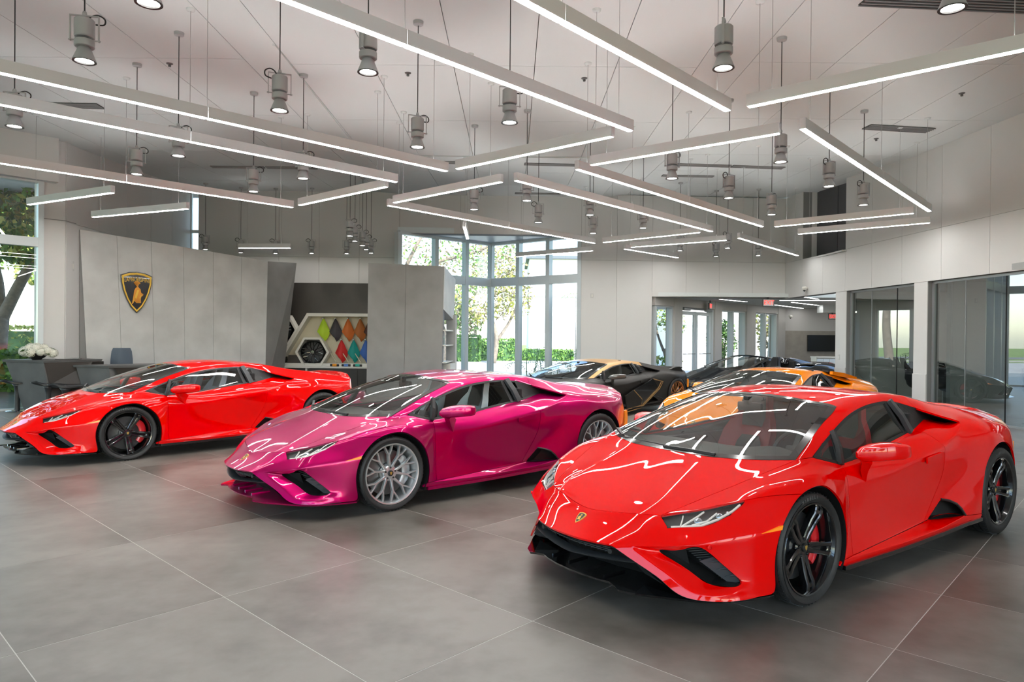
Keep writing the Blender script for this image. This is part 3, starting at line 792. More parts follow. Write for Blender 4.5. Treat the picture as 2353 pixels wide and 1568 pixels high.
BULL = [(-.62, -.70), (-.50, -.72), (-.40, -.45), (-.30, -.25), (-.18, -.35), (-.12, -.62), (0, -.62), (.02, -.38), (.12, -.22), (.22, -.34), (.30, -.62), (.42, -.60), (.40, -.30), (.46, -.12), (.64, -.02), (.70, .10), (.52, .06), (.44, .20), (.36, .48), (.10, .66), (-.18, .60), (-.36, .36), (-.42, .05), (-.50, -.3)]
BTAIL = [(.06, .62), (.16, .86), (.34, .92), (.30, 1.05), (-.1, 1.12), (-.42, 1.02), (-.40, .95), (-.08, 1.03), (.16, .98), (.04, .88), (-.05, .64)]

def bull(mb, fn):
    """A charging bull with lowered head and raised tail, as a flat figure."""
    for poly in (BULL, BTAIL):
        bm = bmesh.new(); vs_ = [bm.verts.new((x, y, 0)) for x, y in poly]; fc = bm.faces.new(vs_)
        r = bmesh.ops.triangulate(bm, faces=[fc]); bm.verts.index_update()
        V = [fn(v.co.x, v.co.y) for v in bm.verts]; F = [[v.index for v in f_.verts] for f_ in bm.faces]; bm.free()
        mb.add(V, F)

def headlight_inside(o, P, s, v, f):
    m = np.array([1, s, 1])
    N = vnormals(v, f); hv, hf = panel_shape(v - N * .03, f, -.004, -.03)
    mesh('headlight_bowl', hv, hf, LAMPIN, o, smooth=True, angle=40)
    a, b, t1, T, q2, s2 = (P[n] * m for n in ('s1', 'b1', 't1', 'T', 'q2', 's2'))
    up = np.array([.45, .35 * s, .82]); up = up / np.linalg.norm(up)
    def pt(u, w, d=.014):                          # u along the lamp, w from bottom to top
        bot = [P['s1'] * m, P['b1'] * m, P['t1'] * m, P['p1'] * m, P['T'] * m]; top = [P['s2'] * m, P['q1'] * m, P['q2'] * m, (P['q2'] * .4 + P['T'] * .6) * m, P['T'] * m]
        x = min(max(u, 0), .999) * 4; i = int(x); k = x - i
        p = bot[i] * (1 - k) + bot[i + 1] * k; q = top[i] * (1 - k) + top[i + 1] * k
        return p * (1 - w) + q * w - up * d
    for path, wd in (([(.17, .12), (.34, .62), (.40, .86)], .006), ([(.17, .12), (.42, .09), (.62, .15), (.80, .22), (.93, .4)], .009), ([(.05, .16), (.16, .14), (.19, .55), (.2, .82)], .006), ([(.30, .16), (.47, .30), (.56, .62)], .006)):
        mb = MB(); mb.bar([pt(*q) for q in path], wd, .010, up=tuple(up)); mb.build('light_guide', LAMPBAR, o)
    for u, w, r in ((.36, .52, .026), (.60, .55, .022), (.72, .5, .016)):
        c = pt(u, w, .026); mb = MB()
        mb.lathe([(0, r * .5), (r * .5, r * .43), (r * .85, r * .2), (r, 0), (r * 1.1, -.012)], 18, c=c); mb.build('projector_lens', LENS, o, smooth=True)

def front_end(car, P, wf, spl):
    # chin splitter with a stepped tongue in the middle
    half = [(1.092, 0), (1.086, .12), (1.066, .24), (1.044, .305), (1.058, .37), (1.078, .413), (1.03, .50), (.93, .60), (.80, .735), (.68, .83), (.50, .905), (.36, .938)]
    zt = lambda x, y: .168 - .03 * min(1, max(0, (abs(y) - .3) / .4))
    outl = [(x, -y) for x, y in half[:0:-1]] + half
    inn = [(x * .72 - .10 if x > .6 else x - .10, y * .86) for x, y in outl]
    n = len(outl)
    V = []
    for (x, y), (ix, iy) in zip(outl, inn):
        z = zt(x, y)
        V += [wf((x, y, z)), wf((x - .006, y * .994, z - .014)), wf((ix, iy, z - .02)), wf((ix, iy, z + .012))]
    F = []
    for i in range(n - 1):
        for k in range(4): F.append((i * 4 + k, (i + 1) * 4 + k, (i + 1) * 4 + (k + 1) % 4, i * 4 + (k + 1) % 4))
    F += [(0, 1, 2, 3)[::-1], tuple((n - 1) * 4 + k for k in range(4))]
    o = mesh('chin_splitter', V, [f[::-1] for f in F], spl, car)
    for y in (-.24, -.08, .08, .24):               # little fences standing on the tongue
        mb = MB(); mb.bar([wf((1.02, y, .172)), wf((.86, y * 1.05, .176))], .012, .02); mb.build('splitter_fin', spl, o)
    # central mouth: back wall, upper grille, blade
    mb = MB()
    V = []
    ys = [-.62, -.45, -.3, -.15, 0, .15, .3, .45, .62]
    for y in ys:
        xb = .97 - .55 * y * y
        V += [wf((xb - .02, y, .385)), wf((xb - .06, y, .27)), wf((xb - .14, y, .165)), wf((.6, y, .16))]
    mb.add(V, [(i * 4 + k, (i + 1) * 4 + k, (i + 1) * 4 + k + 1, i * 4 + k + 1) for i in range(len(ys) - 1) for k in range(3)])
    mb.build('mouth_lining', BLK, car)
    lip = lambda y: 1.118 - .42 * y * y
    g = MB()
    for z in (.372, .359, .346, .333):
        g.bar([wf((lip(y) - .05 - (.385 - z) * .5, y, z)) for y in np.linspace(-.30, .30, 13)], .018, .0045)
    for y in np.linspace(-.30, .30, 13):
        g.bar([wf((lip(y) - .05, y, .378)), wf((lip(y) - .078, y, .326))], .006, .014, up=(1, 0, 0))
    go = g.build('upper_grille', SATIN, car)
    g = MB(); V = []
    ys = np.linspace(-.47, .47, 21)
    for y in ys:
        x = lip(y) - .02 - .10 * abs(y) ** 2; z = .312 - .03 * (1 - abs(y) / .47)
        V += [wf((x - .005, y, z + .004)), wf((x + .006, y, z)), wf((x - .004, y, z - .008)), wf((x - .07, y, z - .008)), wf((x - .07, y, z + .008))]
    n = 5
    g.add(V, [(i * n + k, (i + 1) * n + k, (i + 1) * n + (k + 1) % n, i * n + (k + 1) % n) for i in range(20) for k in range(n)]); g.build('grille_blade', SATIN, car, angle=30)
    for s in (1, -1):
        mb = MB(); V = [wf(p) for p in ((.99, s * .42, .365), (.97, s * .47, .30), (.90, s * .60, .205), (.80, s * .66, .155), (.84, s * .40, .20), (.90, s * .36, .28), (.93, s * .36, .37))]
        mb.add(V, [(0, 1, 5, 6), (1, 2, 4, 5), (2, 3, 4)] if s > 0 else [(6, 5, 1, 0), (5, 4, 2, 1), (4, 3, 2)]); mb.build('mouth_cheek', SATIN, car)
        mb = MB()
        tmp = MB().lathe([(0, 0), (.015, 0), (.018, -.02)], 14, axis='y'); Mx = Matrix.Translation(wf((1.045, s * .315, .345))) @ Matrix.Rotation(R_(-90 + s * 12), 4, 'Z')
        mb.V = [tuple(Mx @ Vector(v)) for v in tmp.V]; mb.F = tmp.F; mb.build('grille_sensor', BLK, car, angle=30)
        # corner intakes: duct, louvred radiator, ribbed deflector
        names = ['i0', 'i1', 'i2', 'i3', 'i4', 'i5', 'ib', 'i6', 'iy', 'ix']
        q = [P[n] * (1, s, 1) for n in names]; m = len(q); dv = np.array([-.15, -.07 * s, 0]); c0 = np.mean(q, axis=0)
        V = [tuple(p + (p - c0) * .03) for p in q] + [tuple(p * .97 + c0 * .03 + dv) for p in q]
        mb = MB(); mb.add(V, [tuple(range(m, 2 * m))] + [(i, (i + 1) % m, m + (i + 1) % m, m + i) for i in range(m)]); du = mb.build('corner_intake', BLK, car)
        A, Bq, Cq, Dq = q[9] + dv * .5, q[7] + dv * .5, q[5] + dv * .5, q[3] + dv * .5
        mb = MB()
        for i in range(16):
            t = (i + .5) / 16
            a = A * (1 - t) + Dq * t; b = Bq * (1 - t) + Cq * t; a = a * .72 + b * .28
            mb.bar([a, b], .006, .004)
        mb.build('radiator_fins', SATIN, du)
        # ribbed deflector along the outer edge
        e0, e1 = q[7] * .80 + q[6] * .2, q[5] * .85 + q[4] * .15
        w_ = (q[2] - q[6]); w_ = w_ / np.linalg.norm(w_); ex = np.array([-.03, -.012 * s, 0])
        p0, p1 = e0 * .78 + e1 * .22 + ex, e1 + ex
        V = [p0, p1, p1 + w_ * .075 + ex * .3, p0 + w_ * .095 + ex * .3]; V = V + [p + ex * 2 for p in V]
        mb = MB(); mb.add(V, [(0, 1, 2, 3), (4, 7, 6, 5), (0, 4, 5, 1), (1, 5, 6, 2), (2, 6, 7, 3), (3, 7, 4, 0)])
        for k in range(3):
            t = .12 + .3 * k; b0 = p0 * (1 - t) + p1 * t - ex * .1; b1 = b0 + w_ * .06 + (p1 - p0) * -.02
            mb.add([b0, b0 - ex * .35 + (p1 - p0) * .05, b0 + (p1 - p0) * .12, b1], [(0, 1, 3), (1, 2, 3)])
        mb.build('ribbed_deflector', mk('deflector_grey', (.065, .07, .08), .45), du)

def wipers(car, P, wf):
    wz = lambda x, y: (x, y, .834 + (.11 - x) * .34 + .03 * abs(y) ** 2)
    mb = MB(); mb.bar([wf((.075, -.60, .842)), wf((.10, -.52, .832)), wf((.125, -.42, .83))], .018, .014)
    mb.bar([wf((.10, -.52, .836)), wf((.165, -.1, .842)), wf((.16, .30, .838))], [.016, .012, .01], [.012, .010, .008])
    mb.bar([wf((.02, -.675, .880)), wf((.085, -.55, .846))], .022, .016)
    mb.build('wiper', BLK, car)
    mb = MB(); mb.bar([wf((.185, -.05, .838)), wf((.175, .12, .842)), wf((.155, .36, .838))], .022, .014); mb.build('wiper', BLK, car)
# ------------------------------------------------------------------ room materials
WALL = mk('white_wall_panel', (.60, .595, .585), .55, bump=.03, bscale=90)
WALLD = mk('panel_joint', (.22, .22, .22), .8)
CEIL = mk('ceiling_panel', (.64, .672, .668), .8, bump=.05, bscale=140)
JOINTC = mk('ceiling_joint', (.42, .41, .40), .9)
DARKP = mk('dark_recess_panel', (.075, .075, .08), .6)
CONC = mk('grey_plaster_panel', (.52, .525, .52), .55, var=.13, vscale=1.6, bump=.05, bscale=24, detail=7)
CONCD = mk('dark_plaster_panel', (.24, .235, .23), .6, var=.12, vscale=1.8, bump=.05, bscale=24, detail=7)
ALU = mk('white_window_frame', (.62, .68, .70), .35, metal=.1)
ALUD = mk('grey_window_frame', (.30, .32, .33), .4, metal=.4)
PANE = glass_mat('window_pane', (.90, .955, .955), .045)
PANEG = glass_mat('office_glass', (.70, .78, .76), .07, gain=1.5)
LOBW = mk('lobby_wall', (.5, .49, .47), .6)
BRONZE = mk('dark_bronze_panel', (.028, .024, .020), .5, var=.15, vscale=2)
GROUT = mk('floor_grout', (.52, .50, .47), .8)

def tile_material():
    m = D.materials.new('stone_floor_tile'); m.use_nodes = True; t = m.node_tree; b = t.nodes['Principled BSDF']
    g = t.nodes.new('ShaderNodeNewGeometry')
    n1 = t.nodes.new('ShaderNodeTexNoise'); n1.inputs['Scale'].default_value = .9; n1.inputs['Detail'].default_value = 6; n1.inputs['Roughness'].default_value = .6
    n2 = t.nodes.new('ShaderNodeTexNoise'); n2.inputs['Scale'].default_value = 7; n2.inputs['Detail'].default_value = 5
    oi = t.nodes.new('ShaderNodeObjectInfo')
    ad = t.nodes.new('ShaderNodeVectorMath'); ad.operation = 'ADD'
    cm = t.nodes.new('ShaderNodeCombineXYZ'); mu = t.nodes.new('ShaderNodeMath'); mu.operation = 'MULTIPLY'; mu.inputs[1].default_value = 40
    t.links.new(oi.outputs['Random'], mu.inputs[0]); t.links.new(mu.outputs[0], cm.inputs[2])
    t.links.new(g.outputs['Position'], ad.inputs[0]); t.links.new(cm.outputs[0], ad.inputs[1])
    t.links.new(ad.outputs[0], n1.inputs['Vector']); t.links.new(ad.outputs[0], n2.inputs['Vector'])
    a = t.nodes.new('ShaderNodeMath'); a.operation = 'MULTIPLY_ADD'; a.inputs[1].default_value = .22
    t.links.new(n2.outputs['Fac'], a.inputs[0]); t.links.new(n1.outputs['Fac'], a.inputs[2])
    r = t.nodes.new('ShaderNodeValToRGB'); e = r.color_ramp.elements
    e[0].position = .43; e[0].color = (.088, .077, .064, 1); e[1].position = .74; e[1].color = (.205, .188, .166, 1)
    t.links.new(a.outputs[0], r.inputs[0]); t.links.new(r.outputs[0], b.inputs['Base Color'])
    mr = t.nodes.new('ShaderNodeMapRange'); mr.inputs[3].default_value = .30; mr.inputs[4].default_value = .44
    t.links.new(n1.outputs['Fac'], mr.inputs[0]); t.links.new(mr.outputs[0], b.inputs['Roughness'])
    b.inputs['Specular IOR Level'].default_value = .55
    u = t.nodes.new('ShaderNodeBump'); u.inputs['Strength'].default_value = .04; u.inputs['Distance'].default_value = .01
    t.links.new(n2.outputs['Fac'], u.inputs['Height']); t.links.new(u.outputs[0], b.inputs['Normal'])
    return m
TILE = tile_material()

# floor: slab with large stone tiles, each a piece of its own near the camera
fl = MB().box((0, 12, -.0508), (33, 42, .10)).build('floor', GROUT); fl['kind'] = 'structure'
TA = R_(46.82); ca, sa = math.cos(TA), math.sin(TA); TO = (-2.444, 3.398); TU, TV = 1.0439, 1.5686; GAP = .0055
def tile_at(a, b):
    x, y = (a + .5) * TU, (b + .5) * TV
    return TO[0] + ca * x - sa * y, TO[1] + sa * x + ca * y
cand = []
for a in range(-22, 34):
    for b in range(-22, 26):
        x, y = tile_at(a, b)
        if -18 < x < 16 and -8 < y < 32: cand.append((math.hypot(x, y - 1) + (0 if abs(x) < .8 * y + 1.5 and y > 1 else 60), a, b))
cand.sort()
tb = MB().box((0, 0, 0), (TU - GAP, TV - GAP, .012)); tile0 = None
rest = MB()
for i, (d_, a, b) in enumerate(cand):
    x, y = tile_at(a, b)
    if i < 295:
        if tile0 is None: tile0 = o = tb.build('floor_tile', TILE, fl)
        else: o = inst(tile0, 'floor_tile', fl)
        o.location = (x, y, -.006); o.rotation_euler = (0, 0, TA)
    else: rest.box((x, y, -.006), (TU - GAP, TV - GAP, .012), rz=TA)
o = rest.build('far_floor_tiles', TILE, fl); o['kind'] = 'stuff'

def panel_wall(name, p0, p1, rects, mat=WALL, back=None, thick=.14, jm=WALLD, proud=.014, inward=1, pname='wall_panel', gap=.007):
    """Wall from p0 to p1 (plan): a backing behind, rects (t0, t1, z0, z1) as separate panels on the room side."""
    p0, p1 = Vector((*p0, 0)), Vector((*p1, 0)); L = (p1 - p0).length; t = (p1 - p0) / L; n = Vector((-t.y, t.x, 0)) * inward
    rz = math.atan2(t.y, t.x)
    mb = MB()
    for t0, t1, z0, z1 in (back or [(0, L, min(r[2] for r in rects), max(r[3] for r in rects))]):
        c = p0 + t * ((t0 + t1) / 2) - n * thick / 2; mb.box((c.x, c.y, (z0 + z1) / 2), (t1 - t0, thick, z1 - z0), rz)
    w = mb.build(name, jm); w['kind'] = 'structure'
    for t0, t1, z0, z1 in rects:
        c = p0 + t * ((t0 + t1) / 2) + n * proud / 2
        o = MB().box((0, 0, 0), (t1 - t0 - gap, proud, z1 - z0 - gap)).build(pname, mat, w); o.location = (c.x, c.y, (z0 + z1) / 2); o.rotation_euler = (0, 0, rz)
    return w
def grid_rects(ts, zs): return [(ts[i], ts[i + 1], zs[j], zs[j + 1]) for i in range(len(ts) - 1) for j in range(len(zs) - 1)]
def steps(a, b, n): return [a + (b - a) * i / n for i in range(n + 1)]

ZT = 5.98
# left wall behind the reception, the window pier, back walls, right wall
panel_wall('wall_left', (-9.58, 14.75), (-9.82, 20.95), grid_rects(steps(0, 6.2, 5), [0, 3.97, ZT]), inward=-1)
pm = MB(); pm.prism([(-9.90, 14.38), (-9.575, 14.72), (-9.59, 15.1), (-10.3, 15.1), (-10.2, 14.68)], 0, ZT); pr = pm.build('pillar', WALL); pr['kind'] = 'structure'
mb = MB(); mb.bar([(-9.905, 14.37, 3.99), (-9.57, 14.715, 3.99), (-9.585, 15.1, 3.99)], .02, .012); mb.build('pillar_joint', WALLD, pr)
panel_wall('wall_back', (-9.55, 20.95), (-3.45, 20.95), grid_rects(steps(0, 6.1, 5), [0, 3.97, ZT]), inward=-1)
panel_wall('wall_back_lintel', (-3.45, 20.95), (2.1, 21.08), grid_rects(steps(0, 5.55, 3), [4.72, ZT]), inward=-1, thick=.35)
panel_wall('wall_back_right', (2.1, 21.08), (8.52, 21.44), grid_rects([0, 1.1, 2.2], [0, 3.97, ZT]) + grid_rects([2.2, 3.26, 4.3, 5.35, 6.43], [2.87, 3.97, ZT]), back=[(0, 2.2, 0, ZT), (2.2, 6.43, 2.87, ZT)], inward=-1, thick=.30)
# right wall runs towards the camera; t is measured from the far corner
RW0, RW1 = (8.50, 21.44), (10.34, -5.2)
RL = math.hypot(RW1[0] - RW0[0], RW1[1] - RW0[1])
def rt(y): return (21.44 - y) / (21.44 + 5.2) * RL
tj = [rt(y) for y in (21.42, 20.35, 19.2, 18.05, 16.88, 15.72, 14.42, 13.09, 11.8, 10.5, 9.2, 7.9, 6.6, 5.3, 4.0, 2.7, 1.4, .1, -1.2, -2.5, -3.8, -5.1)]
rr_ = []
for i in range(len(tj) - 1):
    a, b = tj[i], tj[i + 1]
    if i == 1 or i == 2: rr_.append((a, b, 2.87, 3.97))
    else: rr_ += [(a, b, 2.87, 3.97), (a, b, 3.97, ZT)]
for ya, yb in ((18.5, 17.98), (15.28, 14.83), (11.0, 10.5)): rr_.append((rt(ya), rt(yb), 0, 2.87))
rr_ += grid_rects([rt(y) for y in (7.9, 6.6, 5.3, 4.0, 2.7, 1.4, .1, -1.2, -2.5, -3.8, -5.1)], [0, 2.87])
panel_wall('wall_right', RW0, RW1, rr_, back=[(0, tj[1], 2.87, ZT), (tj[1], tj[3], 2.87, 3.97), (tj[3], RL, 2.87, ZT), (rt(18.5), rt(17.98), 0, 2.87), (rt(15.28), rt(14.83), 0, 2.87), (rt(11.0), rt(10.5), 0, 2.87), (rt(7.9), RL, 0, 2.87)], inward=-1, thick=.26)
# baseboards of the two piers
for i, (ya, yb) in enumerate(((18.5, 17.98), (15.28, 14.83))):
    f = lambda y: RW0[0] + (21.44 - y) / 26.64 * (RW1[0] - RW0[0])
    mb = MB(); mb.bar([(f(ya) - .022, ya, .43), (f(yb) - .022, yb, .43)], .02, .86); o = mb.build('trim_%d' % (i + 1), WALL); o['kind'] = 'structure'
# dark recess high in the right wall
f = lambda y: RW0[0] + (21.44 - y) / 26.64 * (RW1[0] - RW0[0])
mb = MB(); mb.bar([(f(20.35) + .45, 20.35, 4.96), (f(18.05) + .45, 18.05, 4.96)], .06, 1.98); rc = mb.build('wall_recess', DARKP); rc['kind'] = 'structure'
for k in range(2):
    ya, yb = 20.33 - k * 1.15, 19.21 - k * 1.15
    mb = MB(); mb.bar([(f(ya) + .405, ya, 4.96), (f(yb) + .405, yb, 4.96)], .02, 1.96); mb.build('recess_panel', DARKP, rc)
mb = MB(); mb.box((f(20.38) + .22, 20.40, 4.97), (.46, .06, 2.0)); mb.box((f(18.02) + .22, 18.0, 4.97), (.46, .06, 2.0)); mb.box((f(19.2) + .2, 19.2, 3.93), (.5, 2.4, .04)); mb.build('recess_reveal', WALL, rc)

# ceiling: centre field, side fields behind shallow folds, rear field rising to the back wall
ce = MB().box((-2, 8, 6.28), (34, 31, .08)).build('ceiling', JOINTC); ce['kind'] = 'structure'
def zc(x, y):
    z = 5.60
    if x < -3.3: z += .07 * min(1, (-3.3 - x) / .7)
    if x > 2.7: z += .09 * min(1, (x - 2.7) / .8)
    if y > 15.3: z += (y - 15.3) * .052
    return z
xs = [-16.2, -13.8, -11.4, -10.2, -9.0, -7.8, -6.6, -5.3, -4.0, -3.3, -2.1, -.9, .3, 1.5, 2.7, 3.5, 4.75, 6.0, 7.2, 8.4, 10.6]
ys_ = [-6.5, -4.0, -1.5, 1.0, 3.5, 5.2, 7.6, 10.2, 12.8, 15.3, 17.2, 19.1, 21.6]
for i in range(len(xs) - 1):
    for j in range(len(ys_) - 1):
        g = .005; a, b, c, d = xs[i] + g, xs[i + 1] - g, ys_[j] + g, ys_[j + 1] - g
        if (xs[i], ys_[j]) and 2.6 < xs[i] < 3.4 or -4.1 < xs[i] < -3.9:
            c, d = ys_[j], ys_[j + 1]
        e = 1e-4
        P = [(a, c, zc(a + e, c + e)), (b, c, zc(b - e, c + e)), (b, d, zc(b - e, d - e)), (a, d, zc(a + e, d - e))]
        V = P + [(p[0], p[1], p[2] + .03) for p in P]
        mesh('ceiling_panel', V, [(3, 2, 1, 0), (0, 1, 5, 4), (1, 2, 6, 5), (2, 3, 7, 6), (3, 0, 4, 7), (4, 5, 6, 7)], CEIL, ce)
mb = MB(); mb.bar([(-3.32, 9.5, zc(-3.32, 9.5) - .01), (-3.36, 15.3, zc(-3.36, 15.2) - .01)], .035, .03); mb.build('ceiling_rail', CEIL, ce)
mb = MB(); mb.bar([(-3.4, 15.3, 5.585), (2.7, 15.3, 5.585)], .03, .02); mb.build('ceiling_rail', CEIL, ce)
# slot diffusers
VENT = mk('air_slot', (.05, .05, .05), .7); VENTF = mk('air_slot_blade', (.30, .30, .30), .5)
for i, (x0, y0, x1, y1, w) in enumerate([(-8.7, 12.3, -7.4, 12.34, .24), (-7.5, 17.1, -6.2, 17.13, .16), (-6.15, 17.13, -4.9, 17.15, .16), (3.85, 16.4, 5.2, 16.55, .18), (5.25, 16.56, 6.55, 16.72, .18), (6.75, 13.2, 8.1, 13.4, .26), (-2.4, 15.9, -1.2, 15.98, .16), (.25, 16.05, 1.55, 16.15, .16), (3.85, 17.85, 5.2, 17.92, .14), (4.2, 8.25, 8.4, 8.55, .34), (.05, 20.4, 1.4, 20.48, .14)]):
    t = empty('air_slot_diffuser', ((x0 + x1) / 2, (y0 + y1) / 2, zc((x0 + x1) / 2, (y0 + y1) / 2))); z = -.012
    tag(t, ['dark slot diffuser on the ceiling above the left window', 'slot diffuser in the rear left ceiling, left half of the pair', 'slot diffuser in the rear left ceiling, right half of the pair', 'slot diffuser in the rear right ceiling, left half of the pair', 'slot diffuser in the rear right ceiling, right half of the pair', 'wide slot diffuser on the ceiling by the right wall', 'thin slot diffuser left of centre in the rear ceiling', 'thin slot diffuser at the centre of the rear ceiling', 'short slot diffuser just behind the rear right pair', 'big slot diffuser at the top right corner of the photo', 'short slot diffuser above the corner window'][i], 'air vent', 'slot diffusers in the ceiling')
    dx, dy = (x1 - x0) / 2, (y1 - y0) / 2
    zs0, zs1 = zc(x0, y0) - t.location.z - .008, zc(x1, y1) - t.location.z - .008
    MB().bar([(-dx, -dy, zs0), (dx, dy, zs1)], w, .012).build('slot_backing', VENT, t)
    ln = math.hypot(dx, dy); nx, ny = -dy / ln, dx / ln; nb = 3 if w < .2 else 5
    for k in range(nb + 1):
        o_ = -w / 2 + w * k / nb
        MB().bar([(-dx + nx * o_, -dy + ny * o_, zs0 - .012), (dx + nx * o_, dy + ny * o_, zs1 - .012)], .014, .014).build('slot_blade', VENTF, t)
# ------------------------------------------------------------------ glazing
def window(name, p0, p1, z0, z1, mull, trans, mat=ALU, fw=.10, fd=.16, pane=PANE, label=None):
    """Framed glazing in plan from p0 to p1; mull = inner mullion fractions, trans = transom heights."""
    w = empty(name, ((p0[0] + p1[0]) / 2, (p0[1] + p1[1]) / 2, z0)); w['kind'] = 'structure'
    c = Vector(w.location); a = Vector((*p0, z0)) - c; b = Vector((*p1, z0)) - c
    H = z1 - z0; tt = [0] + list(mull) + [1]
    for t in tt:
        p = a.lerp(b, t); dvec = (b - a).normalized()
        rz = math.atan2(dvec.y, dvec.x)
        MB().box((p.x, p.y, H / 2), (fw, fd, H), rz).build('mullion', mat, w)
    zz = [0] + [z - z0 for z in trans] + [H]
    for k, z in enumerate(zz):
        h = fw if 0 < k < len(zz) - 1 else fw * .8
        if 0 < k < len(zz) - 1: h = fw * 1.9
        MB().bar([tuple(a + Vector((0, 0, z))), tuple(b + Vector((0, 0, z)))], fd * .9, h).build('transom', mat, w)
    for i in range(len(tt) - 1):
        for k in range(len(zz) - 1):
            p, q = a.lerp(b, tt[i]), a.lerp(b, tt[i + 1])
            mesh('window_pane', [p + Vector((0, 0, zz[k])), q + Vector((0, 0, zz[k])), q + Vector((0, 0, zz[k + 1])), p + Vector((0, 0, zz[k + 1]))], [(0, 1, 2, 3)], pane, w)
    return w
# left window wall: diagonal, running out of the picture towards the camera side
window('window_1', (-9.90, 14.42), (-15.2, 8.72), 0, 4.75, [.2, .4, .6, .8], [3.48])
mb = MB(); mb.bar([(-9.72, 14.62, 5.36), (-15.5, 8.4, 5.36)], .5, 1.22); o = mb.build('wall_left_lintel', WALL); o['kind'] = 'structure'
window('window_2', (-15.4, 8.5), (-15.4, -5.5), 0, 4.75, [.17, .33, .5, .67, .83], [3.48])
mb = MB(); mb.box((-15.5, 1.5, 5.36), (.5, 14.2, 1.22)); mb.box((-15.5, 8.55, 2.6), (.4, .4, 5.2)); o = mb.build('wall_far_left', WALL); o['kind'] = 'structure'
# glass front behind the camera: the daylight that shows in the noses of the cars
window('window_12', (-15.2, -5.6), (10.2, -5.6), .0, 4.75, [i / 10 for i in range(1, 10)], [3.48], fw=.16)
mb = MB(); mb.box((-2.6, -5.6, 5.36), (26, .4, 1.22)); o = mb.build('wall_front', WALL); o['kind'] = 'structure'
# slit of glass in the corner behind the reception
mb = MB(); window('window_3', (-9.80, 21.0), (-9.55, 21.0), 3.0, 5.9, [], [4.72], fw=.05, fd=.08)
# corner bay
window('window_4', (-3.45, 20.75), (-.73, 23.3), 0, 4.72, [.37, .70], [3.42], fw=.14, fd=.2)
window('window_5', (-.73, 23.3), (2.1, 21.2), 0, 4.72, [.333, .667], [3.42], fw=.14, fd=.2)
mb = MB(); mb.add([(-3.5, 20.9, 4.74), (-.73, 23.5, 4.74), (2.2, 21.15, 4.74), (-3.5, 20.9, 4.9), (-.73, 23.5, 4.9), (2.2, 21.15, 4.9)], [(0, 1, 2)[::-1], (3, 4, 5), (0, 1, 4, 3), (1, 2, 5, 4), (2, 0, 3, 5)]); o = mb.build('ceiling_bay', ALU); o['kind'] = 'structure'
# ------------------------------------------------------------------ lobby beyond the opening
mb = MB(); mb.box((10.2, 26.2, 2.95), (12.5, 10.0, .12)); o = mb.build('ceiling_lobby', CEIL); o['kind'] = 'structure'
LA, LB = Vector((4.30, 21.35, 0)), Vector((11.1, 28.45, 0)); LD = (LB - LA).normalized(); LLn = (LB - LA).length
def lp(t): return LA + LD * t
def lwin(name, t0, t1, mull, z1=2.62, **k): return window(name, tuple(lp(t0))[:2], tuple(lp(t1))[:2], 0, z1, mull, [], fw=.12, fd=.2, **k)
lwin('window_6', .12, 1.15, [])
lwin('window_7', 4.35, 6.35, [.5])
lwin('window_8', 7.1, 9.2, [.5])
for i, (t0, t1) in enumerate(((1.15, 1.62), (3.85, 4.35), (6.35, 7.1), (9.2, 9.9))):
    mb = MB(); mb.bar([tuple(lp(t0) + Vector((0, 0, 1.45))), tuple(lp(t1) + Vector((0, 0, 1.45)))], .34, 2.9); o = mb.build('wall_lobby_pier' if i == 0 else 'wall_lobby_pier_%d' % i, LOBW); o['kind'] = 'structure'
mb = MB(); mb.bar([tuple(lp(0) + Vector((0, 0, 2.77))), tuple(lp(9.9) + Vector((0, 0, 2.77)))], .3, .3); o = mb.build('wall_lobby_lintel', LOBW); o['kind'] = 'structure'
# double entrance door
dr = empty('door_1', tuple(lp(2.75))); dr['kind'] = 'structure'; rz = math.atan2(LD.y, LD.x); dr.rotation_euler = (0, 0, rz)
for s in (-1, 1):
    lf = MB(); lf.box((s * .08, 0, 1.25), (.10, .06, 2.5)); lf.box((s * .98, 0, 1.25), (.10, .06, 2.5)); lf.box((s * .53, 0, 2.44), (.9, .06, .12)); lf.box((s * .53, 0, .12), (.9, .06, .22))
    le = lf.build('door_leaf', ALU, dr)
    mesh('door_pane', [(s * .12, 0, .2), (s * .94, 0, .2), (s * .94, 0, 2.4), (s * .12, 0, 2.4)], [(0, 1, 2, 3)], PANE, le)
    MB().tube([(s * .12, -.09, 1.08), (s * .94, -.09, 1.08)], .016).build('push_bar', CHROME, le, smooth=True)
    MB().box((s * .75, -.09, 2.56), (.42, .10, .09), bev=.01).build('door_closer', ALUD, le)
MB().box((0, 0, 2.62), (2.3, .16, .12)).build('door_head', ALUD, dr)
for s in (-1, 1): MB().box((s * 1.1, 0, 1.3), (.14, .2, 2.6)).build('door_post', ALU, dr)
# wall with the television, side wall, partition of the lobby
panel_wall('wall_lobby', (10.7, 28.6), (17, 28.6), [(0, 6.3, 0, 1.96)], mat=mk('beige_wall_panel', (.36, .33, .29), .6, var=.08), back=[(0, 6.3, 0, 2.9)], jm=mk('pale_lobby_wall', (.62, .61, .60), .6), inward=-1, pname='wainscot')
mb = MB(); mb.box((16.5, 23.5, 1.45), (.2, 10.4, 2.9)); mb.box((12.9, 18.35, 1.45), (7.6, .16, 2.9)); o = mb.build('wall_lobby_side', LOBW); o['kind'] = 'structure'
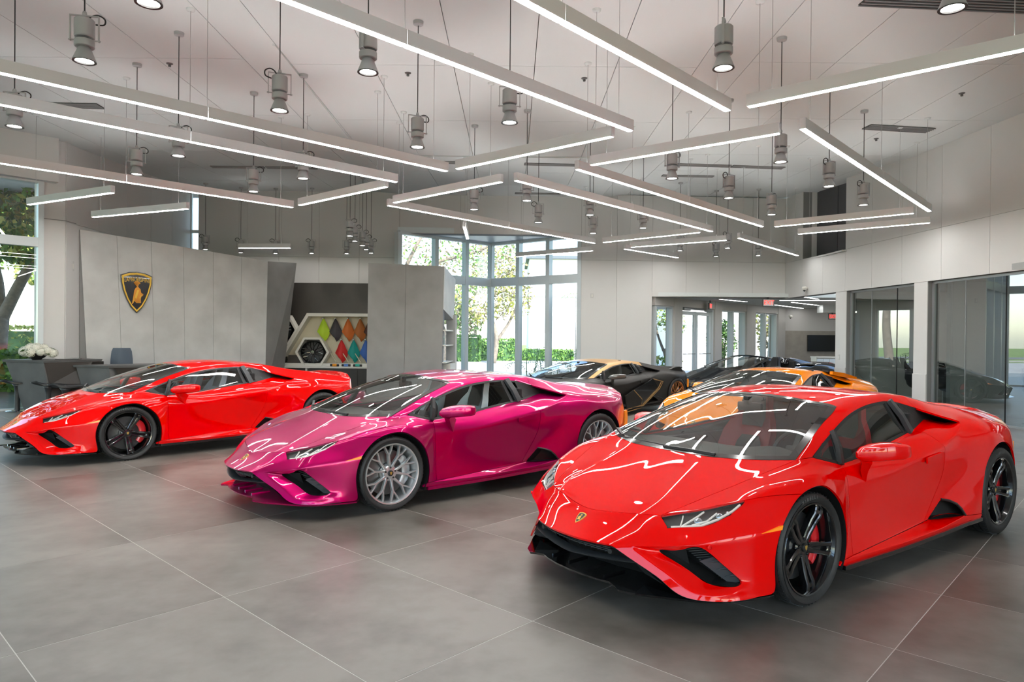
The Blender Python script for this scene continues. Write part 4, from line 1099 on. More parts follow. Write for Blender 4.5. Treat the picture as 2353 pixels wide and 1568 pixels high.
# ------------------------------------------------------------------ glazed offices along the right wall
OFW = mk('office_wall', (.36, .37, .37), .6)
mb = MB(); mb.box((13.6, 12.0, 1.45), (.2, 13.0, 2.9)); mb.box((11.5, 5.9, 1.45), (4.4, .2, 2.9)); o = mb.build('wall_office', OFW); o['kind'] = 'structure'
mb = MB(); mb.box((11.4, 12.0, 2.95), (4.6, 13.0, .12)); o = mb.build('ceiling_office', OFW); o['kind'] = 'structure'
mb = MB(); mb.box((11.55, 15.05, 1.45), (4.0, .14, 2.9)); o = mb.build('wall_office_partition', OFW); o['kind'] = 'structure'
def glaze(name, ys, zt=2.84):
    w = empty(name, (f(ys[0]), ys[0], 0)); w['kind'] = 'structure'; c = Vector(w.location)
    P = lambda y, z: Vector((f(y) + .11, y, z)) - c
    for i in range(len(ys) - 1):
        a, b = ys[i] - .006, ys[i + 1] + .006
        mesh('glass_panel', [P(a, .02), P(b, .02), P(b, zt), P(a, zt)], [(0, 1, 2, 3)], PANEG, w)
        MB().bar([P(b, .02), P(b, zt)], .012, .02, up=(1, 0, 0)).build('glass_edge', BLK if i else ALUD, w)
    for y, h in ((ys[0], .05), (ys[-1], .05)): MB().bar([P(y, 0), P(y, zt)], .05, .06, up=(1, 0, 0)).build('side_channel', ALUD, w)
    MB().bar([P(ys[0], zt), P(ys[-1], zt)], .05, .05).build('head_channel', ALUD, w)
    MB().bar([P(ys[0], .02), P(ys[-1], .02)], .05, .04).build('floor_channel', ALUD, w)
    return w
g1 = glaze('window_9', [17.95, 17.05, 16.05, 15.3])
g2 = glaze('window_10', [14.8, 13.85, 12.82, 11.9, 11.02])
glaze('window_11', [10.48, 9.6, 8.7, 7.92])
# ------------------------------------------------------------------ light bars
HOUS = mk('light_bar_housing', (.72, .72, .73), .45)
DIFF = mk('light_bar_diffuser', (1, 1, 1), .5, emit=(1, .985, .965), es=26)
ADDED_UPL = mk('added_bar_uplight', (1, 1, 1), .5, emit=(1, .985, .965), es=9)  # glow added on top of the bars to brighten the ceiling
WIRE = mk('steel_wire', (.42, .42, .42), .4, metal=.6)
LAMPM = mk('satin_lamp_metal', (.42, .42, .425), .45, metal=.3)
LAMPD = mk('lamp_glass_rim', (.05, .05, .05), .4)
LAMPE = mk('lamp_lens', (1, 1, 1), .4, emit=(1, .97, .92), es=22)
CORD = mk('black_cord', (.02, .02, .02), .6)
ZB = 4.0; BH = .125; BW = .075
BARS = [
 ((-3.20, 3.42), (1.37, 8.05), 'longest one, leaving the photo at top centre'),
 ((-1.55, 3.25), (2.27, 7.31), 'top right of centre, leaving the top edge'),
 ((-5.9, 5.35), (-.97, 10.08), 'long bar crossing the upper left, the higher of the two'),
 ((-6.3, 6.48), (-1.83, 10.82), 'long bar crossing the upper left, the lower of the two'),
 ((-8.2, 8.95), (-4.17, 13.05), 'thin long bar in front of the reception emblem wall'),
 ((2.43, 7.18), (5.9, 4.32), 'big bar rising to the right edge of the photo'),
 ((-.82, 9.94), (1.19, 8.26), 'short bar rising right, under the end of the longest bar'),
 ((1.08, 9.65), (3.12, 8.08), 'short bar rising right to the lamp right of centre'),
 ((3.30, 7.89), (7.78, 12.87), 'long bar falling steeply to the right wall'),
 ((-3.98, 12.82), (-2.05, 11.15), 'short bar rising right, left of centre below the long pair'),
 ((-2.16, 12.49), (-.18, 10.73), 'short bar rising right at the centre of the ceiling'),
 ((.03, 10.63), (4.48, 15.51), 'long bar right of centre falling right, the lower of two'),
 ((.905, 9.88), (5.35, 14.78), 'long bar right of centre falling right, the upper of two'),
 ((-2.32, 12.75), (2.09, 17.61), 'dark sided long bar passing over the corner window'),
 ((-9.15, 13.0), (-6.87, 11.82), 'bright sided short bar in front of the left window'),
 ((-8.75, 14.33), (-6.27, 13.28), 'bright sided short bar above the emblem wall'),
 ((5.61, 14.77), (7.60, 13.06), 'upper of the pair by the dark recess'),
 ((6.53, 15.78), (8.54, 14.10), 'lower of the pair by the dark recess'),
 ((2.29, 17.44), (4.25, 15.65), 'thin bar at the back right, highest of three'),
 ((3.14, 18.31), (5.23, 16.86), 'thin bar at the back right, middle of three'),
 ((3.03, 18.68), (4.94, 20.6), 'shortest bar at the back right, lowest of three, falling right'),
 ((5.40, 16.47), (8.2, 19.82), 'bar falling right towards the opening of the lobby'),
 ((.1, 20.7), (2.22, 19.11), 'thin bar right in front of the corner window'),
 ((-7.66, 19.24), (-6.18, 19.13), 'short flat bar hanging over the display alcove'),
 ((-1.07, 15.14), (-1.12, 17.03), 'bar seen end on left of the corner window')]
for i, (a, b, lab) in enumerate(BARS):
    A, B = Vector((*a, ZB)), Vector((*b, ZB)); L = (B - A).length; d = (B - A) / L; rz = math.atan2(d.y, d.x); c = (A + B) / 2
    t = empty('light_bar', tuple(c), rz); tag(t, 'white hanging light bar, ' + lab, 'light', 'hanging light bars')
    z0 = .006
    n = max(1, round(L / 3.3))
    for k in range(n):
        x0, x1 = -L / 2 + L * k / n + .002, -L / 2 + L * (k + 1) / n - .002
        mb = MB()
        mb.box(((x0 + x1) / 2, BW / 2 - .004, z0 + BH / 2), (x1 - x0, .008, BH)); mb.box(((x0 + x1) / 2, -BW / 2 + .004, z0 + BH / 2), (x1 - x0, .008, BH)); mb.box(((x0 + x1) / 2, 0, z0 + BH * .5), (x1 - x0, BW - .018, .01))
        if k == 0: mb.box((x0 + .005, 0, z0 + BH / 2), (.01, BW - .018, BH))
        if k == n - 1: mb.box((x1 - .005, 0, z0 + BH / 2), (.01, BW - .018, BH))
        mb.build('housing', HOUS, t)
        MB().box(((x0 + x1) / 2, 0, z0 + .004), (x1 - x0 - .024, BW - .018, .018)).build('diffuser', DIFF, t)
        MB().box(((x0 + x1) / 2, 0, z0 + BH - .03), (x1 - x0 - .04, BW - .02, .006)).build('added_uplight', ADDED_UPL, t)  # added upward glow, hidden inside the housing
    for x in ([-L / 2 + .25, L / 2 - .25] if L < 4 else [-L / 2 + .25, 0, L / 2 - .25]):
        w = c + d * x; ztop = zc(w.x, w.y) - c.z
        MB().tube([(x, 0, z0 + BH), (x, 0, ztop)], .0035, 5).build('wire', WIRE, t)
        MB().lathe([(0, ztop - .03), (.05, ztop - .025), (.055, ztop)], 14, c=(x, 0, 0)).build('canopy', CEIL, t, smooth=True)

# ------------------------------------------------------------------ pendant spotlights
def make_lamp():
    t = empty('pendant_spotlight'); t.location = (0, 0, ZB)
    MB().lathe([(0, .445), (.014, .44), (.02, .42), (.02, .405), (0, .40)], 12).build('swivel', LAMPM, t, smooth=True)
    mb = MB(); mb.bar([(-.115, 0, .402), (.115, 0, .402)], .022, .008); mb.bar([(-.115, 0, .405), (-.115, 0, .175)], .022, .008, up=(1, 0, 0)); mb.bar([(.115, 0, .405), (.115, 0, .175)], .022, .008, up=(1, 0, 0)); mb.build('yoke', LAMPM, t)
    MB().lathe([(0, .372), (.070, .372), (.081, .362), (.082, .215), (.076, .207), (0, .207)], 28).build('housing', LAMPM, t, angle=35)
    mb = MB(); mb.lathe([(.022, .21), (.026, .205), (.026, .18)], 14)
    for k in range(2): mb.lathe([(0, .185), (.012, .185), (.012, .195), (0, .195)], 10, c=(-.118 + .236 * k, 0, -.005))
    mb.bar([(-.118, 0, .186), (.118, 0, .186)], .010, .010); mb.build('pivot', LAMPM, t, angle=40)
    MB().lathe([(0, .186), (.076, .186), (.081, .180), (.081, .128), (.074, .122), (0, .122)], 28).build('collar', LAMPM, t, angle=35)
    MB().lathe([(.046, .125), (.052, .115), (.094, .006), (.096, 0), (.082, .004)], 30).build('shade', LAMPM, t, angle=40)
    MB().lathe([(.095, .002), (.095, -.004), (.076, -.002), (.070, .012)], 30).build('rim', LAMPD, t, angle=40)
    MB().lathe([(.073, .010), (.055, .008), (0, .007)], 24).build('lens', LAMPE, t)
    pts = [(.03, .0, .372), (.05, .02, .41), (.10, .035, .43), (.15, .04, .40), (.145, .035, .35), (.085, .01, .335)]
    MB().tube(cat_rom(pts, 5), .007, 6).build('cable_loop', CORD, t, smooth=True)
    return t
LAMPS = [(-3.81, 6.11, 12), (-2.67, 5.03, 40), (-1.34, 6.31, 75), (-2.52, 7.41, 200), (-5.84, 8.06, 10), (-4.54, 9.33, 15), (-5.70, 10.42, 30), (-3.24, 10.61, 0), (-4.38, 11.61, 10), (-1.23, 8.79, 20), (-.05, 7.75, 5), (1.86, 6.14, 70), (3.17, 5.00, 20), (3.63, 9.37, 60), (2.39, 10.39, 15), (4.96, 10.83, 200), (6.25, 12.30, 190), (3.69, 11.80, 200), (5.00, 13.33, 20), (-.74, 13.06, 0), (.24, 12.18, 5), (.53, 14.48, 190), (1.51, 13.55, 0), (1.85, 15.92, 200), (2.85, 15.10, 10), (-3.95, 16.69, 0), (-4.04, 17.6, 10), (-4.03, 18.45, 10), (-4.11, 19.3, 20), (-4.14, 20.1, 0), (-4.90, 20.3, 0), (-5.93, 20.3, 190), (-8.02, 20.3, 200), (-7.03, 20.4, 190), (-8.75, 19.6, 180), (4.60, 18.94, 20), (5.96, 20.2, 200), (5.71, 18.31, 190), (7.08, 19.87, 0)]
LLAB = ['nearest on the left, its whole yoke in view', 'cut by the top edge of the photo on the left', 'large, half behind the longest light bar', 'large, left of centre with a cable loop', 'at the left edge behind the two long bars', 'under the upper left bars, left of the magenta car', 'hanging over the emblem wall, second from the left edge', 'just below the lower long bar, left of centre', 'in front of the slot diffusers on the left', 'centre left with its cable loop to the right', 'centre, beside the end of the longest bar', 'large, right of centre near the top', 'cut by the top edge of the photo on the right', 'at the end of the short bar on the right', 'in front of the rear right slot diffusers', 'left of the steep bar, in front of the dark recess', 'beside the steep bar, nearest to the right wall', 'between the two pairs of bars right of centre', 'beside the dark recess, left of it', 'centre, beneath the short central bar', 'centre right, just above the long falling bars', 'centre right, lower neighbour of the short bar', 'centre right, behind the long falling bar', 'centre right, lowest of the group by the window', 'behind the lower long bar on the right', 'front one of the row over the display', 'second one of the row over the display', 'third one of the row over the display', 'fourth one of the row over the display', 'last one of the row over the display', 'over the display, left of the row', 'in front of the back wall, right of the flat bar', 'in front of the back wall, left end of the flat bar', 'in front of the back wall, right end of the flat bar', 'far left, half hidden by the emblem wall', 'back right, beside the shortest bar', 'back right, left of the last pair', 'back right, under the middle thin bar', 'back right, nearest to the lobby opening']
lamp0 = make_lamp()
for i, (x, y, a) in enumerate(LAMPS):
    t = lamp0 if i == 0 else copy_tree(lamp0)
    t.location = (x, y, ZB); t.rotation_euler = (0, 0, R_(a)); t['label'] = 'grey pendant spotlight ' + LLAB[i]; t['category'] = 'light'; t['group'] = 'pendant spotlights under the ceiling'
for t, (x, y, a) in zip([o for o in COL.objects if o.name.startswith('pendant_spotlight')], LAMPS): pass
for t in [o for o in COL.objects if o.name.startswith('pendant_spotlight')]:
    zt = zc(t.location.x, t.location.y) - ZB
    MB().tube([(0, 0, .44), (0, 0, zt - .02)], .006, 6).build('cord', CORD, t)
    MB().lathe([(0, zt - .055), (.03, zt - .05), (.062, zt - .04), (.066, zt), (0, zt)], 18).build('canopy', LAMPM, t, angle=40)
    sp = D.lights.new('beam', 'SPOT'); sp.energy = 30; sp.spot_size = R_(52); sp.spot_blend = .6; sp.shadow_soft_size = .06; sp.color = (1, .95, .88)
    so = D.objects.new('beam', sp); COL.objects.link(so); so.parent = t; so.location = (0, 0, -.01)
# smoke sensors on the ceiling
SENS = mk('sensor_metal', (.12, .12, .12), .5, metal=.4)
for i, (x, y) in enumerate([(-5.2, 10.4), (-1.62, 10.5), (1.08, 10.65), (7.4, 11.4), (7.36, 14.0)]):
    z = zc(x, y); mb = MB(); mb.lathe([(0, z - .05), (.018, z - .05), (.022, z - .03), (.012, z - .02), (.045, z - .008), (.05, z)], 14, c=(x, y, 0))
    o = mb.build('sprinkler_head', SENS, angle=40); tag(o, ['sprinkler head on the ceiling between the lamps at far left', 'sprinkler head on the ceiling left of the centre lamp', 'sprinkler head on the ceiling right of the longest bar', 'sprinkler head at the right ceiling above the big bar', 'sprinkler head on the right ceiling near the wide slot diffuser'][i], 'sprinkler', 'sprinkler heads on the ceiling')
# ------------------------------------------------------------------ reception corner
FW0, FW1 = Vector((-9.56, 15.2, 0)), Vector((-6.62, 18.62, 0)); FD = (FW1 - FW0); FL = FD.length; FD /= FL; FN = Vector((FD.y, -FD.x, 0))
def fw(t, z, d=0): return FW0 + FD * t + FN * d + Vector((0, 0, z))
ftop = lambda t: 3.88 - .30 * t / FL
w = MB().add([fw(.03, 0, -.02), fw(FL - .03, 0, -.02), fw(FL - .01, ftop(FL) - .01, -.02), fw(.0, ftop(0) - .01, -.02), fw(.05, 0, -.4), fw(FL - .03, 0, -.4), fw(FL - .01, ftop(FL) - .01, -.4), fw(.02, ftop(0) - .01, -.4)], [(0, 1, 2, 3), (4, 7, 6, 5), (0, 4, 5, 1), (1, 5, 6, 2), (2, 6, 7, 3), (3, 7, 4, 0)]).build('wall_feature', WALLD); w['kind'] = 'structure'
for k in range(6):
    a, b = FL * k / 6 + .003, FL * (k + 1) / 6 - .003
    sh = lambda t: .20 * (1 - t / FL) - .06 * t / FL      # joints lean
    P = [fw(a + sh(a), 0), fw(b + sh(b), 0), fw(b, ftop(b)), fw(a, ftop(a))]
    V = P + [p - FN * .03 for p in P]
    MB().add(V, [(0, 1, 2, 3), (4, 7, 6, 5), (0, 4, 5, 1), (1, 5, 6, 2), (2, 6, 7, 3), (3, 7, 4, 0)]).build('plaster_panel', CONC, w)
# side of the wall turning back
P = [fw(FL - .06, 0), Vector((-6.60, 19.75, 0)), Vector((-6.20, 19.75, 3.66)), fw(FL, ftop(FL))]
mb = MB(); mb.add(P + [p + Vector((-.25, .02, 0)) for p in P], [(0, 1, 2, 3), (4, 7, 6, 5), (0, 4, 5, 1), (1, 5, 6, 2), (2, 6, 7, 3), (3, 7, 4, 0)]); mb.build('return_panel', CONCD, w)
# shield emblem
EC = fw(1.17, 2.56, .03); ES_U, ES_V = .385, .445
e = empty('shield_emblem', tuple(fw(1.17, 2.56, .0))); tag(e, 'gold and black shield emblem with a golden bull on the plaster wall', 'emblem')
ep = lambda u, v, d: tuple(FD * (u * ES_U) + Vector((0, 0, v * ES_V)) + FN * d)
p = shield_pts(); n = len(p)
GOLDW = mk('emblem_gold', (.80, .50, .06), .35, metal=.25); ORG = mk('emblem_orange', (.72, .30, .03), .4, metal=.2); EBLK = mk('emblem_black', (.012, .012, .016), .12, coat=1)
mb = MB(); V = [ep(x * 1.14, y * 1.1, .0) for x, y in p] + [ep(x * 1.14, y * 1.1, .05) for x, y in p]; mb.add(V, [tuple(range(n, 2 * n))] + [(i, (i + 1) % n, n + (i + 1) % n, n + i) for i in range(n)]); mb.build('shield_back', EBLK, e)
mb = MB()
V = []
for x, y in p: V += [ep(x * 1.09, y * 1.05, .05), ep(x * 1.07, y * 1.03, .064), ep(x * .97, y * .95, .064), ep(x * .955, y * .935, .05)]
mb.add(V, [(4 * i + k, 4 * ((i + 1) % n) + k, 4 * ((i + 1) % n) + k + 1, 4 * i + k + 1) for i in range(n) for k in range(3)]); mb.build('gold_border', GOLDW, e)
TV_, TF_ = text_mesh('LAMBORGHINI', .30, spacing=1.0)
wd = max(v[0] for v in TV_) - min(v[0] for v in TV_)
mb = MB(); mb.add([ep(v[0] / wd * 1.40, .655 + v[1] * 1.05 - .10 * (v[0] / wd * 2) ** 2 * .6, .058) for v in TV_], TF_); mb.build('lettering', GOLDW, e)
mb = MB(); bull(mb, lambda u, v: ep(u * .50 + .02, v * .66 - .16, .060)); mb.build('bull_figure', ORG, e)
for poly in ([(-.30, -.20), (-.18, .1), (0, .42), (.2, .4), (.06, .1), (-.1, -.3)], [(.22, -.2), (.4, .0), (.55, .02), (.4, -.08), (.3, -.3)], [(-.52, -.6), (-.42, -.3), (-.38, -.1), (-.34, -.35), (-.42, -.62)]):
    mb = MB(); mb.add([ep(u * .50 + .02, v * .66 - .16, .062) for u, v in poly], [tuple(range(len(poly)))]); mb.build('bull_highlight', GOLDW, e)

# desks
DESK = mk('dark_concrete_desk', (.115, .118, .118), .5, var=.16, vscale=2.5, bump=.04, bscale=30)
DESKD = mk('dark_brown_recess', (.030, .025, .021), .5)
def solid(mb, bot, top):
    n = len(bot); mb.add(list(bot) + list(top), [tuple(range(n))[::-1], tuple(range(n, 2 * n))] + [(i, (i + 1) % n, n + (i + 1) % n, n + i) for i in range(n)])
t = empty('reception_desk', (-9.5, 13.9, 0)); tag(t, 'sculpted dark concrete reception desk carrying the flower bowl', 'desk', 'reception desks'); c = Vector(t.location)
q = lambda x, y, z: Vector((x, y, z)) - c
mb = MB(); solid(mb, [q(-9.86, 13.93, 0), q(-9.15, 13.70, 0), q(-8.86, 14.5, 0), q(-9.6, 14.9, 0)], [q(-10.20, 13.86, 1.0), q(-9.23, 13.56, 1.0), q(-9.0, 14.45, 1.0), q(-10.0, 15.0, 1.0)]); mb.build('pedestal', DESK, t)
mb = MB(); solid(mb, [q(-10.24, 13.84, 1.0), q(-9.21, 13.53, 1.0), q(-8.72, 14.62, 1.0), q(-9.9, 15.2, 1.0)], [q(-10.26, 13.83, 1.045), q(-9.20, 13.51, 1.045), q(-8.70, 14.63, 1.045), q(-9.9, 15.22, 1.045)]); mb.build('desk_top', DESK, t)
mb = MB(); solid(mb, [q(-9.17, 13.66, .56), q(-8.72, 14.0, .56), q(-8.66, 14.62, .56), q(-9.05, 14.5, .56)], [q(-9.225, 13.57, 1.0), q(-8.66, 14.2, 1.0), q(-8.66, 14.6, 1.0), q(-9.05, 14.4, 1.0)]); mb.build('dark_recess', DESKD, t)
mb = MB(); solid(mb, [q(-9.16, 13.62, .50), q(-8.42, 13.80, .50), q(-8.42, 14.3, .50), q(-9.02, 14.3, .50)], [q(-9.17, 13.60, .55), q(-8.42, 13.78, .55), q(-8.42, 14.3, .55), q(-9.02, 14.3, .55)]); mb.build('low_shelf', DESK, t)
t = empty('reception_desk', (-8.1, 14.2, 0)); tag(t, 'sculpted dark concrete desk behind the roof of the left red car', 'desk', 'reception desks'); c = Vector(t.location)
mb = MB(); solid(mb, [q(-8.60, 13.98, 0), q(-7.98, 13.86, 0), q(-7.7, 14.4, 0), q(-8.4, 14.8, 0)], [q(-8.84, 13.96, .90), q(-8.06, 13.76, .90), q(-7.75, 14.3, .90), q(-8.6, 14.9, .90)]); mb.build('pedestal', DESK, t)
mb = MB(); solid(mb, [q(-8.88, 13.94, .90), q(-8.05, 13.73, .90), q(-6.3, 14.9, .90), q(-7.2, 15.7, .90)], [q(-8.89, 13.93, .945), q(-8.04, 13.71, .945), q(-6.28, 14.9, .945), q(-7.2, 15.72, .945)]); mb.build('desk_top', DESK, t)
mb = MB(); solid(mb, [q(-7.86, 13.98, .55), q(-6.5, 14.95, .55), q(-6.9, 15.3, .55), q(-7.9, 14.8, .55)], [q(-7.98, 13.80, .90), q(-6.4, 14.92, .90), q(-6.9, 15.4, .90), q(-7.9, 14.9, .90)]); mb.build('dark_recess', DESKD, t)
mb = MB(); solid(mb, [q(-6.9, 14.8, 0), q(-6.5, 15.0, 0), q(-6.8, 15.4, 0), q(-7.1, 15.2, 0)], [q(-6.8, 14.75, .9), q(-6.35, 14.97, .9), q(-6.8, 15.45, .9), q(-7.2, 15.2, .9)]); mb.build('desk_foot', DESK, t)
# tablet lying on the first desk
t = empty('tablet', (-9.15, 14.2, 1.045), R_(20)); tag(t, 'thin dark tablet lying on the desk right of the flowers', 'tablet')
MB().box((0, 0, .008), (.42, .28, .014), bev=.004).build('tablet_body', BLK, t); MB().box((0, 0, .0158), (.40, .26, .001)).build('tablet_screen', GLOSSBLK, t)
# bar stools
ST_ = mk('stool_black', (.02, .021, .023), .4)
for i, (x, y, a) in enumerate([(-10.0, 13.92, 215), (-9.06, 13.45, 215), (-8.42, 12.98, 215)]):
    t = empty('bar_stool', (x, y, 0), R_(a)); tag(t, ['black bar stool at the left end of the first desk', 'black bar stool in the middle, before the dark recess of the first desk', 'black bar stool whose seat tip peeks over the hood of the red car'][i], 'stool', 'bar stools at the reception')
    MB().lathe([(0, .0), (.20, .0), (.205, .008), (.19, .016), (.05, .022), (0, .022)], 28).build('base', CHROME, t, angle=35)
    MB().lathe([(.048, .02), (.046, .40), (.06, .5), (.10, .555), (0, .56)], 20).build('column', ST_, t, smooth=True)
    V = []; nu, nv = 9, 7
    for side in (0, 1):
        for i_ in range(nu):
            for j in range(nv):
                u, v = i_ / (nu - 1) * 2 - 1, j / (nv - 1) * 2 - 1
                wx = .29 * math.sqrt(max(0, 1 - (abs(v) ** 2.6) * .55)); V.append((u * wx, v * .19 * (1 - .25 * abs(u) ** 3), .575 + .055 * max(0, u) ** 2 + .015 * v * v - (.028 * (1 - .5 * u * u) if side else 0)))
    F = []
    for i_ in range(nu - 1):
        for j in range(nv - 1):
            a0 = i_ * nv + j; F.append((a0, a0 + nv, a0 + nv + 1, a0 + 1)); F.append((a0 + nu * nv, a0 + nu * nv + 1, a0 + nu * nv + nv + 1, a0 + nu * nv + nv))
    bd = [j for j in range(nv)] + [i_ * nv + nv - 1 for i_ in range(1, nu)] + [(nu - 1) * nv + j for j in range(nv - 2, -1, -1)] + [i_ * nv for i_ in range(nu - 2, 0, -1)]
    for k in range(len(bd)): a0, b0 = bd[k], bd[(k + 1) % len(bd)]; F.append((a0, b0, b0 + nu * nv, a0 + nu * nv))
    mesh('seat', V, F, ST_, t, smooth=True, angle=50)
    MB().tube([(-.15, 0, .25), (-.26, 0, .25)], .012).build('foot_rest', CHROME, t)
# office chair behind the desk
t = empty('office_chair', (-8.62, 15.2, 0), R_(30)); tag(t, 'blue grey office chair behind the right hand desk', 'chair')
BLUEG = mk('blue_grey_leather', (.085, .11, .145), .5, bump=.08, bscale=150)
V = []
for s_ in (0, 1):
    for k, (zz, hw, yy) in enumerate([(.58, .20, .0), (.80, .22, -.02), (1.02, .215, -.05), (1.20, .195, -.08), (1.275, .165, -.09)]):
        for j in range(5):
            u = j / 2 - 1; V.append((u * hw, yy - .05 * u * u * -1 - (.06 if s_ else 0) * (1 - .3 * u * u), zz))
F = []
for k in range(4):
    for j in range(4):
        a0 = k * 5 + j; F.append((a0, a0 + 1, a0 + 6, a0 + 5)); F.append((a0 + 25, a0 + 30, a0 + 31, a0 + 26))
    F.append((k * 5, k * 5 + 5, k * 5 + 30, k * 5 + 25)); F.append((k * 5 + 4, k * 5 + 29, k * 5 + 34, k * 5 + 9))
for j in range(4): F.append((j, j + 25, j + 26, j + 1)); F.append((20 + j, 21 + j, 46 + j, 45 + j))
mesh('backrest', V, F, BLUEG, t, smooth=True, angle=50)
MB().box((0, .24, .50), (.46, .46, .09), bev=.03).build('seat', BLUEG, t, angle=40); MB().lathe([(.03, .08), (.03, .46), (.1, .46)], 12, c=(0, .22, 0)).build('gas_column', CHROME, t, smooth=True)
mb = MB(); [mb.bar([(0, .22, .08), (.27 * math.cos(2 * math.pi * k / 5), .22 + .27 * math.sin(2 * math.pi * k / 5), .05)], .04, .03) for k in range(5)]; mb.build('star_base', CHROME, t)
for s in (-1, 1): MB().bar([(s * .25, .05, .72), (s * .25, .34, .72), (s * .25, .36, .52)], .045, .03).build('armrest', BLK, t)
# flower bowl
t = empty('flower_bowl', (-9.62, 13.93, 1.045)); tag(t, 'black bowl of white hydrangeas on the first reception desk', 'flowers')
MB().lathe([(0, 0), (.08, 0), (.085, .012), (.14, .05), (.215, .125), (.22, .135), (.205, .13), (.12, .06), (0, .05)], 32).build('bowl', mk('black_bowl', (.01, .01, .011), .25, coat=.6), t, smooth=True)
PET = mk('white_petals', (.78, .77, .68), .7, var=.06, vscale=30); LEAF = mk('leaf_green', (.035, .11, .02), .5)
rnd = random.Random(3)
bl = None
sp = [(0, 0, .30), (.13, .02, .27), (-.13, .03, .28), (.06, -.12, .26), (-.07, -.12, .26), (.05, .13, .27), (-.08, .13, .26), (.23, -.03, .20), (-.23, -.02, .21), (.17, -.13, .19), (-.17, -.13, .19), (.16, .13, .2), (-.16, .14, .2), (.0, -.19, .18), (.29, .06, .16), (-.29, .06, .16)]
def bloom_mesh():
    mb = MB()
    for k in range(120):
        z = 1 - 2 * (k + .5) / 120; a = k * 2.39996; r = math.sqrt(1 - z * z); n_ = Vector((r * math.cos(a), r * math.sin(a), z)); p_ = n_ * (.082 + rnd.uniform(-.006, .006))
        u = n_.orthogonal().normalized(); u.rotate(Matrix.Rotation(rnd.uniform(0, 6), 3, n_)); v = n_.cross(u); s_ = .015
        mb.add([p_ + u * s_, p_ + v * s_ + n_ * .004, p_ - u * s_, p_ - v * s_ + n_ * .004], [(0, 1, 2, 3)])
    mb.lathe([(.002, -.07), (.05, -.05), (.071, 0), (.05, .05), (.002, .07)], 12)
    return mb
for k, (x, y, z) in enumerate(sp):
    if bl is None: bl = o = bloom_mesh().build('bloom', PET, t)
    else: o = inst(bl, 'bloom', t)
    o.location = (x, y, z - .03); o.rotation_euler = (rnd.uniform(-.5, .5), rnd.uniform(-.5, .5), rnd.uniform(0, 6)); s_ = rnd.uniform(.95, 1.25); o.scale = (s_, s_, s_ * .9)
for k in range(18):
    a = rnd.uniform(0, 6.28); r0_ = rnd.uniform(.12, .2); L_ = rnd.uniform(.12, .2); dx, dy = math.cos(a), math.sin(a); z0_ = rnd.uniform(.12, .22); px_, py_ = -dy, dx
    mesh('leaf', [(dx * r0_, dy * r0_, z0_), (dx * (r0_ + L_ * .5) + px_ * .04, dy * (r0_ + L_ * .5) + py_ * .04, z0_ + .03), (dx * (r0_ + L_), dy * (r0_ + L_), z0_ - .02), (dx * (r0_ + L_ * .5) - px_ * .04, dy * (r0_ + L_ * .5) - py_ * .04, z0_ + .03)], [(0, 1, 2, 3)], LEAF, t)

# ------------------------------------------------------------------ display alcove
w = MB().box((-5.4, 20.72, 1.58), (2.6, .16, 3.16)).build('wall_display', BRONZE); w['kind'] = 'structure'
MB().box((-6.74, 20.55, 1.58), (.08, .5, 3.16)).build('alcove_cheek', BRONZE, w)
CREAM = mk('cream_display_board', (.60, .56, .43), .6); FRM = mk('white_display_frame', (.66, .65, .60), .45)
def hexring(mb, cx, cz, R, r, y0, y1, sk=0):
    V = []
    for k in range(6):
        a = R_(60 * k)
        for rad, y in ((R, y0), (r, y0), (r, y1), (R, y1)): V.append((cx + rad * math.cos(a), y, cz + rad * math.sin(a)))
    mb.add(V, [(4 * i + k, 4 * i + (k + 1) % 4, 4 * ((i + 1) % 6) + (k + 1) % 4, 4 * ((i + 1) % 6) + k) for i in range(6) for k in range(4)])
t = empty('sample_board', (-5.2, 20.6, .68)); tag(t, 'slanted white framed sample board with leather swatches in the dark alcove', 'display')
c = Vector(t.location)
A_ = [(-6.96, .68), (-6.03, 2.24), (-4.1, 2.24), (-4.1, .68)]
def off(d): return [(A_[0][0] + d * 1.7, A_[0][1] + d), (A_[1][0] + d * .55, A_[1][1] - d), (A_[2][0], A_[2][1] - d), (A_[3][0], A_[3][1] + d)]
B_ = off(.09); V = []
for (x, z), (x2, z2) in zip(A_, B_): V += [(x - c.x, 20.20 - c.y, z - c.z), (x2 - c.x, 20.20 - c.y, z2 - c.z), (x2 - c.x, 20.60 - c.y, z2 - c.z), (x - c.x, 20.60 - c.y, z - c.z)]
MB().add(V, [(4 * i + k, 4 * i + (k + 1) % 4, 4 * ((i + 1) % 4) + (k + 1) % 4, 4 * ((i + 1) % 4) + k) for i in range(3) for k in range(4)] + [(12, 13, 1, 0), (13, 14, 2, 1)]).build('frame', FRM, t)
MB().add([(x - c.x, 20.56 - c.y, z - c.z) for x, z in B_], [(0, 1, 2, 3)]).build('back_board', CREAM, t)
for k in range(4):
    MB().bar([(-5.55 + .36 * k - c.x, 20.54 - c.y, 1.30 - c.z), (-5.16 + .36 * k - c.x, 20.30 - c.y, .78 - c.z)], .10, .02, up=(1, 0, .4)).build('board_rib', CREAM, t)
t = empty('display_cabinet', (-5.2, 20.4, 0)); tag(t, 'low dark cabinet with a white top under the sample board', 'cabinet')
MB().box((-.0, 0, .655), (2.9, .66, .05)).build('top', FRM, t); MB().box((.35, .02, .31), (2.2, .6, .62)).build('carcass', BRONZE, t)
for k in range(3): MB().box((-.40 + .73 * k, -.29, .33), (.71, .02, .56)).build('door', BRONZE, t)
MB().box((-.80, -.02, .31), (.05, .60, .62)).build('end_panel', FRM, t)
